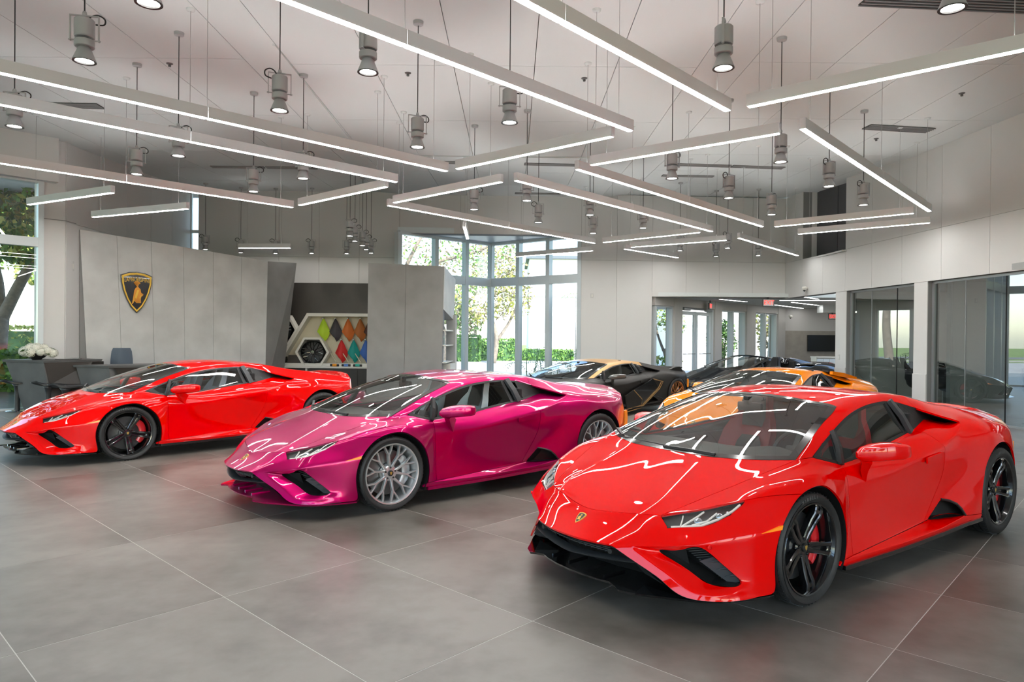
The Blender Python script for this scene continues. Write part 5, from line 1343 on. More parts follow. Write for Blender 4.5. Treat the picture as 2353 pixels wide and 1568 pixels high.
for i, (cx, cz, st) in enumerate(((-6.80, 1.74, 'mesh'), (-5.86, 1.09, 'twin'))):
    t = empty('hexagon_frame', (cx, 20.3, cz)); tag(t, ['white hexagon frame half hidden behind the plaster wall', 'white hexagon frame in front of the sample board'][i], 'frame', 'hexagon frames of the display')
    mb = MB(); hexring(mb, 0, 0, .50, .43, -.13, .22); mb.build('hexagon_ring', FRM, t)
    mb = MB(); mb.add([(.44 * math.cos(R_(60 * k)), .2, .44 * math.sin(R_(60 * k))) for k in range(6)], [tuple(range(6))]); mb.build('hexagon_back', mk('grey_hexagon_board', (.10, .10, .11), .5), t)
    r = empty('alloy_wheel', (cx, 20.28, cz)); tag(r, ['dark alloy rim with silver spokes in the half hidden hexagon', 'glossy black alloy rim in the hexagon before the swatches'][i], 'wheel', 'rims on display')
    mb = MB(); mb.lathe([(.33, -.10), (.335, -.08), (.32, -.06), (.30, .0), (.29, .12), (.33, .15)], 40, axis='y'); mb.build('rim_barrel', RIMBLK, r, angle=35)
    mb = MB()
    for k in range(10 if i else 5):
        a0 = 36 * k if i else 72 * k + 10
        if i:
            spoke_prism(mb, [(.06, a0, .04), (.17, a0 + 4, .06)], [.03, .022], 0, .03)
            for q_ in (-1, 1): spoke_prism(mb, [(.17, a0 + 4, .06), (.31, a0 + 4 + q_ * 12, .08)], [.02, .018], 0, .03)
        else:
            for q_ in (-1, 1): spoke_prism(mb, [(.05, a0 + q_ * 6, .05), (.31, a0 + q_ * 9, .08)], [.03, .026], 0, .03)
    mb.lathe([(0, .06), (.05, .06), (.07, .04), (.07, 0)], 20, axis='y')
    mb.V = [(-v[0], -v[1], v[2]) for v in mb.V]
    mb.build('spokes', RIMBLK if i else RIMSIL, r, angle=35)
SWC = [('lime', (.42, .62, .02)), ('charcoal', (.035, .032, .04)), ('orange', (.55, .13, .015)), ('tan', (.40, .12, .02)), ('dark brown', (.06, .02, .01)), ('red', (.55, .008, .008)), ('teal', (.0, .27, .24)), ('blue', (.035, .12, .42))]
for i, (nm, col) in enumerate(SWC):
    x, z = [(-5.60, 2.10), (-5.24, 2.10), (-4.87, 2.10), (-4.51, 2.10), (-4.22, 2.10), (-5.06, 1.47), (-4.70, 1.47), (-4.34, 1.47)][i]
    t = empty('leather_swatch', (x, 20.40, z)); tag(t, nm + ' leather swatch hanging in the ' + ('upper' if i < 5 else 'lower') + ' row of the board', 'swatch', 'leather swatches on the board')
    V = []
    prof = [(0, .01), (.13, .075), (.27, .13), (.40, .19), (.47, .13), (.53, .09), (.60, .015)]
    for k, (d_, hw) in enumerate(prof):
        for s_ in (-1, -.4, .2, 1):
            V.append((s_ * hw + (.03 * d_), -.04 * math.cos(s_ * 2.2 + k * .3) - .05 * d_ * (1 - s_ * s_), -d_ - (.10 * (s_ + 1) / 2 if k > 3 else 0)))
    n_ = 4; F = [(i_ * n_ + j, i_ * n_ + j + 1, (i_ + 1) * n_ + j + 1, (i_ + 1) * n_ + j) for i_ in range(len(prof) - 1) for j in range(n_ - 1)]
    mesh('leather', V, F, mk(nm.replace(' ', '_') + '_leather_sample', col, .6, bump=.1, bscale=120), t, smooth=True)
    MB().lathe([(0, -.05), (.022, -.05), (.026, -.03), (.02, .15)], 12, axis='y').build('hook', CHROME, t, smooth=True)
for i, (nm, col) in enumerate((('orange', (.75, .30, .02)), ('blue', (.10, .22, .55)), ('teal', (.02, .38, .30)))):
    t = empty('stitch_spool', (-5.20 + .337 * i, 20.2, .715)); tag(t, nm + ' banded sample roll lying on the white cabinet top', 'roll', 'sample rolls on the cabinet')
    mb = MB(); mb.lathe([(0, -.13), (.030, -.13), (.034, -.12), (.034, .12), (.030, .13), (0, .13)], 16, axis='y'); mb.V = [(v[1], v[0], v[2]) for v in mb.V]; mb.F = [f_[::-1] for f_ in mb.F]; mb.build('roll_core', BLK, t, angle=40)
    mb = MB(); mb.lathe([(.030, -.065), (.040, -.06), (.040, .06), (.030, .065)], 16, axis='y'); mb.V = [(v[1], v[0], v[2]) for v in mb.V]; mb.F = [f_[::-1] for f_ in mb.F]; mb.build('coloured_band', mk(nm + '_thread', col, .6), t, angle=40)
t = empty('low_stool', (-6.36, 19.95, 0)); tag(t, 'dark brown low backed armchair before the display, partly hidden by the red car', 'chair')
mb = MB(); mb.prism([(-.30, -.28), (.34, -.28), (.28, .28), (-.26, .28)], 0, .30); mb.build('seat_block', BRONZE, t)
mb = MB(); mb.add([(-.32, .20, .3), (.34, .20, .3), (.28, .32, 1.0), (-.22, .32, 1.0), (-.32, .30, .3), (.34, .30, .3), (.28, .38, 1.0), (-.22, .38, 1.0)], [(0, 1, 2, 3), (4, 7, 6, 5), (0, 4, 5, 1), (1, 5, 6, 2), (2, 6, 7, 3), (3, 7, 4, 0)]); mb.build('backrest', mk('brown_hide', (.05, .042, .036), .5), t)
# grey block right of the alcove with a niche in its side
w = MB()
solid(w, [Vector(p) for p in ((-3.80, 18.02, 0), (-1.84, 18.02, 0), (-1.84, 18.4, 0), (-3.80, 19.9, 0))], [Vector(p) for p in ((-3.77, 18.02, 3.50), (-1.80, 18.02, 3.42), (-1.80, 18.4, 3.38), (-3.77, 19.9, 3.45))])
w = w.build('wall_block', WALLD); w['kind'] = 'structure'
for a, b in ((-3.80, -2.825), (-2.815, -1.84)):
    P = [Vector((a, 18.0, 0)), Vector((b, 18.0, 0)), Vector((b + .035, 18.0, 3.5 - .04 * (b + 3.8))), Vector((a + .03, 18.0, 3.5 - .04 * (a + 3.8)))]
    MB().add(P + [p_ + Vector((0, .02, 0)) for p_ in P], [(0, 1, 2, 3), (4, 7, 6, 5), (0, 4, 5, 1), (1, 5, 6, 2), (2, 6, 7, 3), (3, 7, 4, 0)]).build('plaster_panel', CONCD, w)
CONCL = CONC
P = [Vector((-1.80, 18.04, 0)), Vector((-1.70, 19.6, 0)), Vector((-1.62, 19.6, 3.22)), Vector((-1.78, 18.04, 3.42))]
MB().add([P[0] + Vector((0, 0, 2.3)), P[1] + Vector((.04, 0, 2.05)), P[2], P[3], P[0] + Vector((-.04, 0, 2.3)), P[1] + Vector((-.3, 0, 2.05)), P[2] + Vector((-.3, 0, 0)), P[3] + Vector((-.04, 0, 0))], [(0, 1, 2, 3), (4, 7, 6, 5), (0, 4, 5, 1), (1, 5, 6, 2), (2, 6, 7, 3), (3, 7, 4, 0)]).build('niche_head', CONCL, w)
for z in (.9, 1.35, 1.75):
    MB().bar([(-1.84, 18.1, z), (-1.76, 19.5, z)], .2, .03).build('niche_shelf', FRM, w)
MB().bar([(-1.74, 19.52, 1.1), (-1.70, 19.6, 1.1)], .3, 2.2).build('niche_post', CONCL, w)
MB().bar([(-1.78, 18.6, .45), (-1.70, 19.55, .45)], .24, .8).build('niche_drawers', FRM, w)
# ------------------------------------------------------------------ lobby and office furnishings, signs
LLIT = mk('recessed_strip', (1, 1, 1), .5, emit=(1, .98, .95), es=9)
for i, (a, b) in enumerate((((6.72, 22.29), (8.07, 23.73)), ((8.63, 20.54), (9.68, 21.8)), ((9.65, 23.75), (11.42, 25.71)), ((9.8, 25.67), (11.94, 28.3)), ((8.82, 22.74), (10.54, 22.45)), ((12.6, 26.6), (13.4, 27.6)))):
    A, B = Vector((*a, 2.885)), Vector((*b, 2.885)); c = (A + B) / 2; d = B - A
    t = empty('recessed_light', tuple(c), math.atan2(d.y, d.x)); tag(t, ['strip light in the lobby ceiling just right of the first exit sign', 'strip light in the lobby ceiling above the corner of the right wall', 'strip light in the lobby ceiling left of the emergency sign by the pier', 'strip light in the lobby ceiling beside the left pointing exit sign', 'long thin strip light running across the lobby ceiling', 'small strip light at the far end of the lobby ceiling'][i], 'light', 'strip lights in the lobby ceiling')
    MB().box((0, 0, .0), (d.length, .11, .02)).build('trim', ALU, t); MB().box((0, 0, -.008), (d.length - .03, .075, .012)).build('diffuser', LLIT, t)
EXW = mk('exit_sign_panel', (.62, .60, .58), .4); EXR = mk('exit_letters', (.7, .02, .02), .4, emit=(1, .05, .04), es=1.1); EXB = mk('exit_sign_case', (.05, .05, .052), .4)
def exit_sign(loc, rz, txt, lab, plate, lcol, arrow=False):
    t = empty('exit_sign', loc, rz); tag(t, lab, 'sign', 'exit signs')
    MB().box((0, 0, 0), (.36, .05, .22), bev=.008).build('case', EXB, t); MB().box((0, -.027, 0), (.335, .006, .195)).build('face', plate, t)
    V, F = text_mesh(txt, .19); MB().add([(v[0] * .92 + (.02 if arrow else 0), -.032, v[1] * 1.0) for v in V], F).build('lettering', lcol, t)
    if arrow: MB().add([(-.150, -.032, 0), (-.118, -.032, .03), (-.118, -.032, -.03)], [(0, 2, 1)]).build('arrow', lcol, t)
    MB().box((0, 0, .17), (.06, .03, .2)).build('bracket', EXB, t)
REDP = mk('red_sign_panel', (.50, .06, .06), .4, emit=(1, .1, .09), es=.35); WHL = mk('white_letters', (.8, .8, .8), .5)
exit_sign((6.72, 23.4, 2.70), R_(62), 'EXIT', 'exit sign by the double door seen almost edge on', EXW, EXR)
exit_sign((7.90, 21.28, 2.72), R_(12), 'EXIT', 'exit sign with a left arrow hanging in the middle of the opening', EXW, EXR, arrow=True)
exit_sign((11.95, 25.7, 2.46), R_(20), 'EXIT', 'exit sign cut off by the pier right of the television', EXW, EXR)
MB().box((11.95, 25.72, 2.75), (.9, .5, .3)).build('ceiling_drop', CEIL)['kind'] = 'structure'
t = empty('television', (12.83, 28.54, 1.45)); tag(t, 'black wall television on the beige lobby wall', 'television')
MB().box((0, 0, 0), (1.16, .06, .68), bev=.01).build('bezel', BLK, t); MB().box((0, -.032, 0), (1.12, .004, .64)).build('screen', GLOSSBLK, t)
t = empty('sideboard', (10.35, 22.6, 0)); tag(t, 'white cabinet with pale doors at the end of the lobby opening', 'cabinet')
MB().box((0, .02, .5), (.86, .4, 1.0)).build('carcass', FRM, t); MB().box((0, 0, 1.02), (.9, .46, .04)).build('top', FRM, t)
for k in range(4): MB().box((-.315 + .21 * k, -.19, .52), (.2, .02, .9)).build('door', mk('pale_blue_doors', (.62, .70, .74), .35), t)
for i, (loc, lab) in enumerate((((11.32, 28.0, 2.52), 'white dome camera high on the lobby corner'), ((8.48, 20.0, 3.07), 'white round detector on the right wall above the opening'))):
    t = empty('security_camera', loc); tag(t, lab, 'camera')
    MB().lathe([(0, -.06), (.045, -.045), (.065, -.01), (.07, .03), (.05, .06), (0, .06)], 20).build('housing', FRM, t, smooth=True); MB().box((.05, .02, .02), (.12, .05, .05), bev=.01).build('wall_mount', FRM, t)
    MB().lathe([(0, -.085), (.03, -.07), (.042, -.045)], 16).build('dome', GLOSSBLK, t, smooth=True)
PLT = mk('switch_plate', (.52, .52, .51), .4)
for i, (loc, rz, lab, sz) in enumerate((((8.70, 18.3, 1.13), R_(-86), 'light switch on the first pier of the right wall', (.09, .02, .14)), ((2.44, 21.07, 2.88), 0, 'small wall plate right of the corner window', (.09, .02, .14)), ((-9.585, 15.0, 3.05), R_(90), 'narrow wall plate on the white pier left of the emblem wall', (.08, .02, .22)), ((12.02, 14.96, 1.13), 0, 'double outlet plate on the office wall behind the glass', (.22, .02, .13)))):
    t = empty('wall_plate', loc, rz); tag(t, lab, 'switch'); MB().box((0, 0, 0), sz, bev=.004).build('plate', PLT, t); MB().box((0, -sz[1] / 2, 0), (sz[0] * .4, .008, sz[2] * .5)).build('rocker', FRM, t)
for i, (y0, y1) in enumerate(((17.3, 16.0), (14.0, 12.6), (12.0, 10.6))):  # strip lights added to brighten the offices behind the glass
    t = empty('recessed_light', (11.6, (y0 + y1) / 2, 2.885), R_(90)); tag(t, ['added strip light brightening the first glazed office', 'added strip light brightening the second glazed office', 'added strip light brightening the third glazed office'][i], 'light', 'added strip lights in the office ceilings')
    MB().box((0, 0, 0), (y0 - y1, .14, .02)).build('trim', ALU, t); MB().box((0, 0, -.008), (y0 - y1 - .03, .10, .012)).build('diffuser', LLIT, t)
# office chairs and tables behind the glass
OCH = mk('black_shell_chair', (.014, .014, .016), .55)
def shell_chair(x, y, a, lab):
    t = empty('shell_chair', (x, y, 0), R_(a)); tag(t, lab, 'chair', 'black shell chairs in the offices')
    prof = [(.24, .43, .22), (.10, .42, .25), (-.08, .43, .26), (-.19, .50, .27), (-.24, .66, .265), (-.27, .82, .24), (-.30, .98, .21), (-.32, 1.08, .185)]
    V = []
    for k in (0, 1):
        for i, (yy, zz, hw) in enumerate(prof):
            for u in (-1, -.8, -.4, 0, .4, .8, 1):
                cup = .10 * (abs(u) ** 3) * (1 if i < 6 else .4); nb = (0, -.02) if i > 3 else (-.005, -.022)
                V.append((u * hw, yy + (cup if i > 2 else 0) + (nb[1] if k and i > 3 else 0), zz + (cup * 1.1 if i <= 3 else 0) + (-.025 if k and i <= 3 else 0)))
    n = 7; m = len(prof); F = []
    for i in range(m - 1):
        for j in range(n - 1):
            a0 = i * n + j; F += [(a0, a0 + 1, a0 + n + 1, a0 + n), (m * n + a0, m * n + a0 + n, m * n + a0 + n + 1, m * n + a0 + 1)]
        for j in (0, n - 1): a0 = i * n + j; F.append((a0, a0 + n, m * n + a0 + n, m * n + a0))
    for j in range(n - 1): F += [(j, m * n + j, m * n + j + 1, j + 1), ((m - 1) * n + j, (m - 1) * n + j + 1, m * n + (m - 1) * n + j + 1, m * n + (m - 1) * n + j)]
    mesh('shell', V, F, OCH, t, smooth=True, angle=60)
    MB().lathe([(.03, .06), (.03, .36), (.06, .40)], 14).build('pedestal', CHROME, t, smooth=True)
    for k in range(4):
        q_ = math.pi / 4 + k * math.pi / 2; MB().bar([(0, 0, .065), (.16 * math.cos(q_), .16 * math.sin(q_), .055), (.31 * math.cos(q_), .31 * math.sin(q_), .02)], [.05, .045, .035], [.03, .028, .03]).build('foot', CHROME, t)
shell_chair(9.98, 16.85, -62, 'black shell chair behind the first glass partition, the left one')
shell_chair(10.25, 16.15, -80, 'black shell chair behind the first glass partition, the right one')
shell_chair(10.02, 12.98, -75, 'black shell chair on a chrome foot behind the nearest glass, in full view')
shell_chair(10.15, 12.25, -85, 'black shell chair at the right edge of the photo')
TBL = mk('white_table_top', (.55, .58, .58), .3)
for i, (x, y) in enumerate(((10.95, 16.2), (10.95, 12.6))):
    t = empty('office_table', (x, y, 0)); tag(t, ['white desk behind the first glass partition', 'white desk behind the nearest glass partition'][i], 'table', 'desks in the offices')
    MB().box((0, 0, .735), (.9, 1.7, .03), bev=.006).build('table_top', TBL, t)
    for s in (-1, 1): MB().box((0, s * .72, .36), (.7, .05, .72)).build('leg', TBL, t)
    MB().box((.3, -.2, .36), (.2, .9, .6)).build('modesty_panel', TBL, t)
    t = empty('monitor', (x + .1, y - (.25 if i else .3), .75), R_(80)); tag(t, ['black monitor seen edge on, on the first office desk', 'black monitor at the right edge on the nearest office desk'][i], 'monitor', 'monitors on the office desks')
    MB().box((0, 0, .33), (.55, .03, .34), bev=.006).build('screen', BLK, t); MB().box((0, .02, .1), (.06, .03, .2)).build('neck', BLK, t); MB().box((0, 0, .008), (.26, .18, .015)).build('foot', BLK, t)
# ------------------------------------------------------------------ outside
PAVE = mk('outdoor_paving', (.42, .42, .41), .8, var=.12, vscale=3); LAWN = mk('lawn', (.16, .24, .045), .9, var=.35, vscale=.6, bump=.3, bscale=30)
BARK = mk('tree_bark', (.20, .165, .13), .9, var=.3, vscale=6, bump=.5, bscale=18); PALMB = mk('palm_bark', (.34, .32, .29), .85, var=.2, vscale=14, bump=.3, bscale=40)
FOL = [mk('foliage_dark', (.06, .15, .035), .6, var=.35, vscale=3), mk('foliage_mid', (.14, .28, .05), .6, var=.35, vscale=3), mk('foliage_yellow', (.38, .40, .08), .6, var=.35, vscale=3), mk('foliage_dry', (.30, .25, .16), .7, var=.35, vscale=3)]
g = MB().box((0, 30, -.16), (260, 230, .1)).build('ground', LAWN); g['kind'] = 'structure'
pv = empty('paving', (0, 0, 0)); pv['kind'] = 'structure'
mb = MB(); mb.box((-2, 39, -.11), (60, 20, .04)); mb.box((-22, 14, -.11), (12, 40, .04)); mb.box((-4, -12, -.11), (50, 12, .04)); mb.build('paved_apron', PAVE, pv)
MB().box((0, 62, -.09), (120, 6, .06)).build('road', mk('asphalt', (.16, .16, .17), .9), pv)
MB().box((0, 51.5, -.05), (90, .3, .14)).build('kerb', PAVE, pv)

def leaves(n, blobs, size, rnd, flat=.3):
    """n leaf quads scattered through ellipsoid blobs (x, y, z, rx, ry, rz)."""
    V = np.zeros((n * 4, 3)); w = np.array([b[3] * b[4] * b[5] for b in blobs]) ** .66; w = w / w.sum()
    ch = rnd.choice(len(blobs), n, p=w); B_ = np.array(blobs)[ch]
    d = rnd.normal(size=(n, 3)); d /= np.linalg.norm(d, axis=1)[:, None]
    r = rnd.uniform(.25, 1, n) ** .5
    c = B_[:, :3] + d * B_[:, 3:] * r[:, None]
    a = rnd.normal(size=(n, 3)); a /= np.linalg.norm(a, axis=1)[:, None]
    b = np.cross(a, d + rnd.normal(size=(n, 3)) * .6); b /= np.linalg.norm(b, axis=1)[:, None] + 1e-9
    s = size * rnd.uniform(.6, 1.3, n)[:, None]
    V[0::4] = c - a * s; V[1::4] = c - b * s * .45; V[2::4] = c + a * s; V[3::4] = c + b * s * .45
    return V, [(4 * i, 4 * i + 1, 4 * i + 2, 4 * i + 3) for i in range(n)]

def tree(loc, lab, trunk, blobs, n, size, fol, seed, bark=BARK, group='trees outside the windows'):
    rnd = np.random.default_rng(seed); t = empty('garden_tree', loc); tag(t, lab, 'tree', group)
    for k, (pts, rs) in enumerate(trunk):
        MB().tube(cat_rom(pts, 4), list(np.interp(np.linspace(0, 1, (len(pts) - 1) * 4 + 1), np.linspace(0, 1, len(rs)), rs)), 10).build('trunk' if k == 0 else 'branch', bark, t, smooth=True)
    for k, m in enumerate(fol):
        V, F = leaves(n // len(fol), blobs, size, rnd); o = mesh('foliage', V, F, m, t); o['kind'] = 'stuff'
    return t
def hedge(x, y, lx, ly, h, lab, seed, n=3000, rz=0, fol=None):
    rnd = np.random.default_rng(seed); t = empty('clipped_hedge', (x, y, -.1), rz); tag(t, lab, 'hedge', 'hedges outside the windows')
    MB().box((0, 0, h * .46), (lx * .96, ly * .9, h * .92)).build('hedge_core', FOL[0], t)
    V = np.zeros((n * 4, 3)); u = rnd.uniform(-.5, .5, (n, 3)); ax = rnd.integers(0, 3, n)
    for i in range(n): u[i, ax[i]] = math.copysign(.5, u[i, ax[i]])
    c = u * np.array([lx, ly, h]) + np.array([0, 0, h / 2]) + rnd.normal(size=(n, 3)) * .03
    a = rnd.normal(size=(n, 3)); a /= np.linalg.norm(a, axis=1)[:, None]; b = np.cross(a, rnd.normal(size=(n, 3))); b /= np.linalg.norm(b, axis=1)[:, None]
    s = rnd.uniform(.05, .1, n)[:, None] * (1 + .02 * y / 2)
    V[0::4] = c - a * s; V[1::4] = c - b * s * .5; V[2::4] = c + a * s; V[3::4] = c + b * s * .5
    o = mesh('hedge_leaves', V, [(4 * i, 4 * i + 1, 4 * i + 2, 4 * i + 3) for i in range(n)], (fol or FOL[1]), t); o['kind'] = 'stuff'
def frond(mb, p, az, L, droop, w, n=7):
    p = Vector(p); pts = []
    for i in range(n + 1):
        s = i / n; pts.append(p + Vector((math.cos(az) * L * s, math.sin(az) * L * s, L * (.55 * s - droop * s * s))))
    for i in range(1, n + 1):
        d = (pts[i] - pts[i - 1]).normalized(); sd = d.cross(Vector((0, 0, 1))).normalized()
        l = w * math.sin(math.pi * (i / n) * .9 + .15)
        for q in (-1, 1):
            e = pts[i] + sd * q * l + d * l * .55 - Vector((0, 0, l * .35)); b = d * .035 * (w / .3)
            mb.add([pts[i] - b, pts[i] + b, e], [(0, 1, 2)])
def palm(loc, lab, h, nf, L, w, seed, stems=1, thick=.1, mat=None):
    r = random.Random(seed); t = empty('garden_palm', loc); tag(t, lab, 'palm', 'palms outside the windows')
    for s in range(stems):
        ox, oy = (r.uniform(-.5, .5), r.uniform(-.3, .3)) if stems > 1 else (0, 0); hh = h * (r.uniform(.45, 1) if stems > 1 else 1)
        MB().tube([(ox * .4, oy * .4, 0), (ox * .8, oy * .8, hh * .5), (ox, oy, hh)], [thick, thick * .8, thick * .7], 8).build('trunk' if stems == 1 else 'cane', PALMB if stems == 1 else FOL[1], t, smooth=True)
        for k in range(nf):
            mb = MB(); frond(mb, (ox, oy, hh - (r.uniform(0, .3) * hh if stems > 1 else 0)), k * 2.4 + r.uniform(-.3, .3), L * r.uniform(.8, 1.1), r.uniform(.5, 1.1), w); mb.build('frond', mat or FOL[1], t)
# seen through the left window
tree((-16.6, 22.0, -.1), 'broad forked tree with a pale trunk outside the left window', [([(0, 0, 0), (.1, 0, 1.0), (.15, .1, 2.2)], [.38, .30, .27]), ([(.15, .1, 2.0), (.0, .2, 3.3), (-.5, .3, 5.2)], [.2, .17, .1]), ([(.15, .1, 2.0), (.75, .1, 3.2), (1.4, .2, 4.6), (1.9, .3, 6.5)], [.2, .17, .13, .07])], [(-.6, 0, 6.2, 2.4, 2.0, 1.4), (1.6, .3, 6.6, 1.8, 1.8, 1.6), (1.0, 0, 4.6, 1.2, 1.2, .9), (-1.2, -.3, 4.4, 1.0, 1.0, .8), (.6, .6, 8, 2.4, 2.4, 1.4)], 6500, .16, [FOL[0], FOL[1], FOL[2]], 1)
palm((-16.6, 25.2, -.1), 'slim palm with a grey trunk right of the forked tree', 7.5, 13, 2.4, .5, 4, thick=.13)
tree((-22, 34, -.1), 'leafy tree far behind the left window', [([(0, 0, 0), (.2, 0, 2.5), (0, .2, 5)], [.3, .25, .15])], [(0, 0, 6, 3.2, 3, 2.4), (2.5, 0, 4, 2, 2, 1.6), (-2, 1, 8.5, 3, 2.5, 2)], 4200, .24, [FOL[1], FOL[2]], 2)
tree((-27, 27, -.1), 'second leafy tree far behind the left window', [([(0, 0, 0), (-.2, 0, 2.5), (0, .2, 5)], [.3, .25, .15])], [(0, 0, 5.5, 3.2, 3, 2.4), (2.5, 0, 3.4, 2, 2, 1.6)], 3600, .24, [FOL[0], FOL[1]], 3)
hedge(-13.8, 18.8, 3.2, 1.2, 1.15, 'dark green hedge just outside the left window', 5, 3400, R_(30))
hedge(-19.0, 27.5, 9, 1.6, 1.9, 'pale hedge beyond the palm outside the left window', 6, 4200, R_(10), FOL[2])
tree((-24, 12, -.1), 'tree beside the paved strip left of the building', [([(0, 0, 0), (.2, 0, 2.5), (0, .2, 4)], [.3, .25, .15])], [(0, 0, 5.5, 3.0, 3, 2.6), (2, 2, 4, 2, 2, 1.6)], 3600, .24, [FOL[0], FOL[2]], 8)
tree((-25, 4, -.1), 'second tree beside the paved strip left of the building', [([(0, 0, 0), (.2, 0, 2.5), (0, .2, 4)], [.3, .25, .15])], [(0, 0, 5.2, 2.6, 3, 2.2), (-1, 3, 4, 2, 2, 1.6)], 3000, .24, [FOL[1], FOL[2]], 9)
# seen through the corner bay
tree((-6.5, 37, -.1), 'thin oak with open branches behind the corner window', [([(0, 0, 0), (.3, 0, 2.5), (.2, 0, 4.6)], [.28, .22, .18]), ([(.2, 0, 4.2), (2.2, .1, 5.6), (4.6, .2, 6.3), (6.6, 0, 7.4)], [.15, .11, .08, .03]), ([(.2, 0, 4.2), (1.4, -.3, 6.6), (2.6, 0, 8.6)], [.14, .09, .03]), ([(.2, 0, 4.0), (2.6, .2, 4.6), (5.0, 0, 4.4)], [.12, .07, .02]), ([(.2, 0, 4.2), (-1.6, 0, 6.2), (-3, .3, 8)], [.13, .09, .03])], [(2.4, 0, 6.2, 2.6, 1.2, 1.3), (5.2, .1, 6.4, 1.8, 1, 1.2), (1, 0, 8.2, 2.4, 1.4, 1.2), (4.4, 0, 4.6, 1.6, .9, .7), (-2, 0, 7, 2, 1.2, 1.4)], 2600, .12, [FOL[1], FOL[3]], 11)
tree((-1.2, 44, -.1), 'sun bleached tree with pale leaves behind the corner post', [([(0, 0, 0), (.2, 0, 1.6), (-.3, 0, 3.4)], [.2, .16, .1]), ([(.2, 0, 1.4), (1.2, 0, 3), (1.8, 0, 5)], [.12, .08, .03])], [(-.8, 0, 4.2, 2.2, 1.2, 1.8), (1.2, 0, 4.4, 1.6, 1.2, 1.8), (.2, 0, 6.2, 2, 1.2, 1.4)], 2600, .15, [FOL[2], FOL[3]], 12)
tree((-4.6, 46, -.1), 'low pale tree above the hedge in the left pane of the bay', [([(0, 0, 0), (.2, 0, 1.6), (-.3, 0, 3)], [.18, .13, .08])], [(0, 0, 3.6, 2.2, 1.2, 1.4), (1.6, 0, 2.6, 1.2, 1, .9)], 1900, .15, [FOL[1], FOL[3]], 13)
hedge(-4.3, 47, 4.2, 1.6, 1.75, 'square dark hedge in the left pane of the corner bay', 14, 3000)
hedge(-.9, 49, 2.4, 1.4, 1.5, 'hedge end beside the corner post', 15, 1500)
hedge(1.6, 50.5, 5.6, 1.0, .75, 'low hedge along the lawn behind the bay', 16, 2400)
palm((4.4, 47, -.1), 'tall thin palm behind the right pane of the bay', 4.6, 12, 1.5, .3, 18, thick=.11)
for i, (x, y, h) in enumerate(((.55, 25.2, 1.5), (1.35, 25.0, 1.15), (2.35, 24.0, 1.35))):
    palm((x, y, -.1), ['bamboo palm close to the glass beside the corner post', 'bamboo palm close to the glass in the middle pane', 'bamboo palm close to the glass at the right end of the bay'][i], h, 5, .62, .17, 20 + i, stems=5, thick=.018, mat=FOL[1] if i != 1 else mk('foliage_teal', (.02, .15, .09), .5))
BLDW = mk('white_stucco', (.72, .71, .69), .8); BLDG = mk('pale_house_glass', (.42, .47, .50), .15); BLDR = mk('dark_roof_edge', (.10, .12, .14), .7)
def building(name, x0, x1, y, h, d, lab, wins):
    t = empty(name, ((x0 + x1) / 2, y, -.1)); tag(t, lab, 'building', 'buildings outside')
    w_ = x1 - x0; MB().box((0, d / 2, h / 2), (w_, d, h)).build('wall', BLDW, t); MB().box((0, d / 2, h + .15), (w_ + .6, d + .6, .3)).build('roof', BLDR, t)
    MB().box((0, -.06, h * .62), (w_, .14, .22)).build('ledge', BLDW, t)
    for wx, wz, ww, wh in wins:
        f_ = MB().box((wx, -.02, wz), (ww, .08, wh)).build('window', BLDW, t); MB().box((wx, -.065, wz), (ww - .16, .02, wh - .16)).build('pane', BLDG, f_)
building('white_building', 1.6, 9.0, 66, 9.2, 10, 'white stucco building beyond the road behind the corner bay', [(-1.9, 7.6, 1.6, 1.0), (1.2, 7.6, 1.6, 1.0), (-1.9, 3.0, 1.4, 1.6)])
building('white_building', 13.5, 24, 44, 7.0, 8, 'white building wing seen through the lobby windows', [(-3, 2.2, 1.0, 2.4), (0, 2.2, 1.0, 2.4), (-3, 5.0, 1.0, 1.4)])
building('white_building', 9.3, 12.6, 40.5, 4.2, 4, 'low white wall block outside the lobby door', [(-.9, 1.6, .5, 2.0)])
tree((7.2, 32.2, -.1), 'small frangipani with bare forked stems outside the first lobby window', [([(0, 0, 0), (.05, 0, .6), (-.1, 0, 1.2)], [.12, .1, .08]), ([(-.1, 0, 1.1), (-.4, .1, 2.0), (-.5, .1, 3.0)], [.07, .05, .03]), ([(0, 0, .7), (.35, .1, 1.5), (.4, .1, 2.6)], [.07, .05, .03])], [(-.3, 0, 2.8, .8, .6, .8), (.4, .1, 2.4, .6, .5, .7), (0, 0, .5, .8, .5, .5), (.1, 0, 3.7, 1.0, .6, .6)], 1500, .09, [FOL[1], FOL[2]], 31)
palm((8.9, 28.9, -.1), 'leafy bamboo outside the middle lobby windows', 2.6, 9, .55, .16, 33, stems=7, thick=.02)
tree((12.3, 33, -.1), 'autumn coloured tree behind the middle lobby windows', [([(0, 0, 0), (.1, 0, 1.5), (0, 0, 2.6)], [.14, .1, .06])], [(0, 0, 3.0, 1.3, .9, 1.3), (.3, 0, 1.6, .9, .7, .8)], 1500, .11, [FOL[2], FOL[3]], 34)
tree((10.2, 33.5, -.1), 'round green tree in the glass of the entrance door', [([(0, 0, 0), (.1, 0, 1.0), (0, 0, 1.6)], [.1, .08, .06])], [(0, 0, 1.5, .8, .7, .7), (.1, 0, 2.2, .6, .5, .5)], 1200, .09, [FOL[0], FOL[1]], 35)
